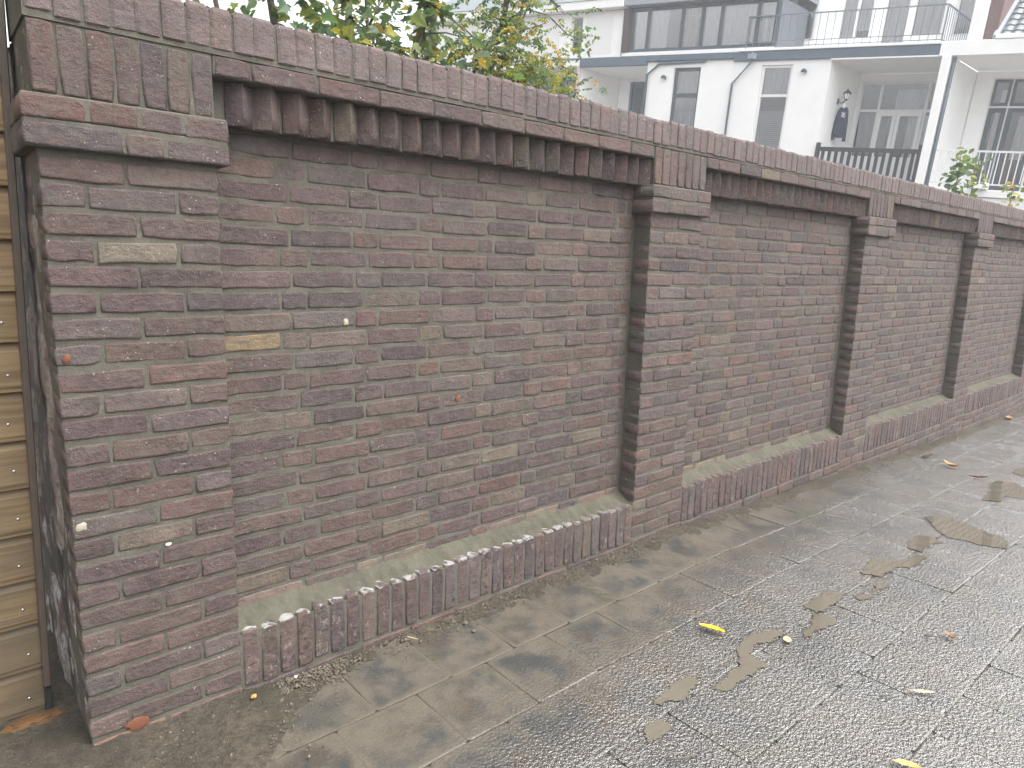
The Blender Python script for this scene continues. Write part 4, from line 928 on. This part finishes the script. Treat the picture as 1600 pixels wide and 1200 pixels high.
for i, (x, zt, lab, yl) in enumerate(((8.42, 2.82, 'slender leafy stem above the coping beside the drainpipe post', .08), (8.98, 2.83, 'bushier leafy stem with yellow base leaves above the coping', .25), (10.6, 2.62, 'small yellowing sprig at the right end of the coping', .6))):
    rr = random.Random(60+i); root = empty('climbing_plant', (x, .6, -.2)); tag(root, lab, 'plant', 'plants behind the far end of the wall')
    MB().tube([(x, .6, -.25), (x+.03, .6, 1.2), (x-.02, .6, 2.2), (x+.02, .6, zt)], [.02, .015, .01, .004], 6).build('trunk', M_BARK, root, True)
    vs, fs, ts = [], [], []
    for k in range(95 if i != 2 else 60):
        z = rr.uniform(2.1, zt+.02); sp = (.05 if i == 0 else .09)*(1+1.0*(zt-z)/(zt-2.1)) if i < 2 else .22
        yy = yl*(1 if i == 2 else 2*(zt-z)/(zt-2.1))
        add_leaf(vs, fs, ts, Vector((x+rr.gauss(0, sp), .6+rr.gauss(0, .06), z)), rr.uniform(.05, .10), rr, oval, rr.choice(YELL) if rr.random() < yy else rr.choice(GREENS))
    new_obj('crown', vs, fs, M_LEAF, root, tint=ts)

# ------------------------------------------------------------------ fallen leaves and litter
def fallen_leaf(label, x, y, L, Wd, ang, col, curl=.5, stem=.3, fold=.5, z=0.0, group='fallen leaves on the wet pavement'):
    n = 10; mid, lf, rt = [], [], []; rr = random.Random(int(x*1000))
    g = gz(x)+.007+z
    for i in range(n+1):
        t = i/n; w = Wd*math.sin(math.pi*min(1, t*.96+.02))**.75*(1-.25*t); xx = (t-.5)*L; zz = curl*L*(t-.45)**2*.9+.002
        k = fold; mid.append((xx, 0, zz)); e = .06*Wd*rr.uniform(-1, 1)
        lf.append((xx, w*.5*math.cos(k)+e, zz+w*.5*math.sin(k))); rt.append((xx, -w*.5*math.cos(k)-e, zz+w*.5*math.sin(k)*.8))
    T = Matrix.Translation((x, y, g)) @ Matrix.Rotation(ang, 4, 'Z')
    v = [tuple(T @ Vector(p)) for p in lf+mid+rt]; m = n+1
    f = [(i, i+1, m+i+1, m+i) for i in range(n)]+[(m+i, m+i+1, 2*m+i+1, 2*m+i) for i in range(n)]
    root = empty('fallen_leaf', (x, y, g)); tag(root, label, 'leaf', group)
    new_obj('blade', v, f, flat('dead_leaf', col, .45, .5, .25, 80, .4), root, True)
    if stem: MB().tube([T @ Vector(p) for p in ((-.5*L, 0, mid[0][2]), (-.5*L-stem*L*.5, .01*L, mid[0][2]*.5+.001), (-.5*L-stem*L, .05*L, .001))], [.0014, .0011, .0009], 5).build('stalk', flat('dead_stalk', (.26, .19, .10), .6), root, True)
fallen_leaf('bright yellow curled leaf on the wet tiles right of the first bay', 1.617, -.853, .105, .050, R(108), (.62, .42, .015), .25, .35, .65)
fallen_leaf('pale buff leaf fragment at the edge of the small puddle', 1.79, -1.086, .045, .040, R(30), (.42, .30, .19), .3, 0, .3)
fallen_leaf('brown curled leaf alone on the bright wet tiles at right', 2.346, -1.489, .055, .045, R(60), (.22, .12, .055), .9, .5, .7)
fallen_leaf('pale leaf with dark stalk near the lower right of the pavement', 1.851, -1.559, .075, .022, R(-48), (.40, .33, .20), .2, .4, .4)
fallen_leaf('yellow-brown leaf at the bottom edge of the picture', 1.41, -1.66, .08, .04, R(118), (.42, .30, .10), .3, .2, .6)
fallen_leaf('dark brown leaf nearest the far plinth', 5.743, -.296, .13, .07, R(-20), (.055, .030, .018), .5, .2, .5)
fallen_leaf('golden-brown crumpled leaf on the far pavement', 5.542, -.537, .12, .09, R(70), (.30, .16, .05), 1.0, .2, .6)
fallen_leaf('reddish-brown rolled leaf beside the far puddle', 5.347, -.783, .13, .05, R(-60), (.13, .06, .04), .4, .2, 1.0)
fallen_leaf('tiny orange-brown leaf by the wall foot at the far end', 8.747, -.18, .12, .09, R(10), (.32, .17, .05), .8, 0, .5)
fallen_leaf('thin tan leaf by the wall foot at the far end', 9.05, -.30, .14, .05, R(-30), (.30, .20, .09), .5, 0, .5)
tw = MB().tube([(.86, -1.19, .010), (.90, -1.217, .013), (.955, -1.235, .009)], [.003, .0028, .002], 6).build('twig', M_BARK, smooth=True); tag(tw, 'short dark twig at the bottom edge of the pavement', 'twig')
tw = MB().tube([(1.70, -1.47, .009), (1.76, -1.50, .010)], [.002, .0015], 6).build('twig', M_BARK, smooth=True); tag(tw, 'tiny dark twig left of the pale leaf with dark stalk', 'twig')
tw = MB().tube([(2.27, -1.42, .008), (2.30, -1.455, .011), (2.31, -1.47, .009)], [.0022, .002, .0015], 6).build('twig', M_BARK, smooth=True); tag(tw, 'thin dark twig just left of the brown curled leaf', 'twig')
tw = MB().tube([(.60, -.17, .03), (.63, -.20, .022)], [.0016, .0012], 5).build('straw', flat('straw', (.45, .38, .22), .7)); tag(tw, 'short pale straw stalk lying on the sand strip', 'straw')
def lump(name, label, cat, c, r, mat, seed, n=2):
    bm = bmesh.new(); bmesh.ops.create_icosphere(bm, subdivisions=n, radius=1)
    for v in bm.verts:
        k = 1+.35*fbm(v.co.x*1.5+seed, v.co.y*1.5, v.co.z*1.5); v.co = Vector((c[0]+v.co.x*r[0]*k, c[1]+v.co.y*r[1]*k, c[2]+v.co.z*r[2]*k))
    me = bpy.data.meshes.new(name); bm.to_mesh(me); bm.free(); me.materials.append(mat); o = bpy.data.objects.new(name, me); COL.objects.link(o); tag(o, label, cat); return o
rust = flat('rusty_earth', (.120, .064, .028), .9, .2, .35, 40, .8)
lump('rust_clump', 'orange-brown crumbly clump on the soil under the fence post', 'clump', (-.555, .13, .028), (.075, .03, .016), rust, 2, 4)
lump('pebble', 'small orange pebble on the sand near the first pier', 'pebble', (.01, -.17, .032), (.009, .008, .006), flat('orange_pebble', (.45, .22, .07), .6), 5)
lump('pebble', 'small white pebble on the sand in front of the plinth', 'pebble', (.16, -.155, .034), (.006, .005, .004), flat('white_pebble', (.7, .68, .62), .6), 6)

# ------------------------------------------------------------------ scattering volume added to imitate lens glare
hz = MB(); hz.box(-170, 170, -170, 170, -7, 13.5); hzm = bpy.data.materials.new('glare_veil'); hzm.use_nodes = True; ht = hzm.node_tree; ht.nodes.clear()
ho = ht.nodes.new('ShaderNodeOutputMaterial'); hv = ht.nodes.new('ShaderNodeVolumePrincipled'); hv.inputs['Color'].default_value = (.96, .97, 1, 1); hv.inputs['Density'].default_value = .0046; hv.inputs['Anisotropy'].default_value = .2
ht.links.new(hv.outputs[0], ho.inputs['Volume']); tag(hz.build('glare_haze', hzm), kind='stuff')
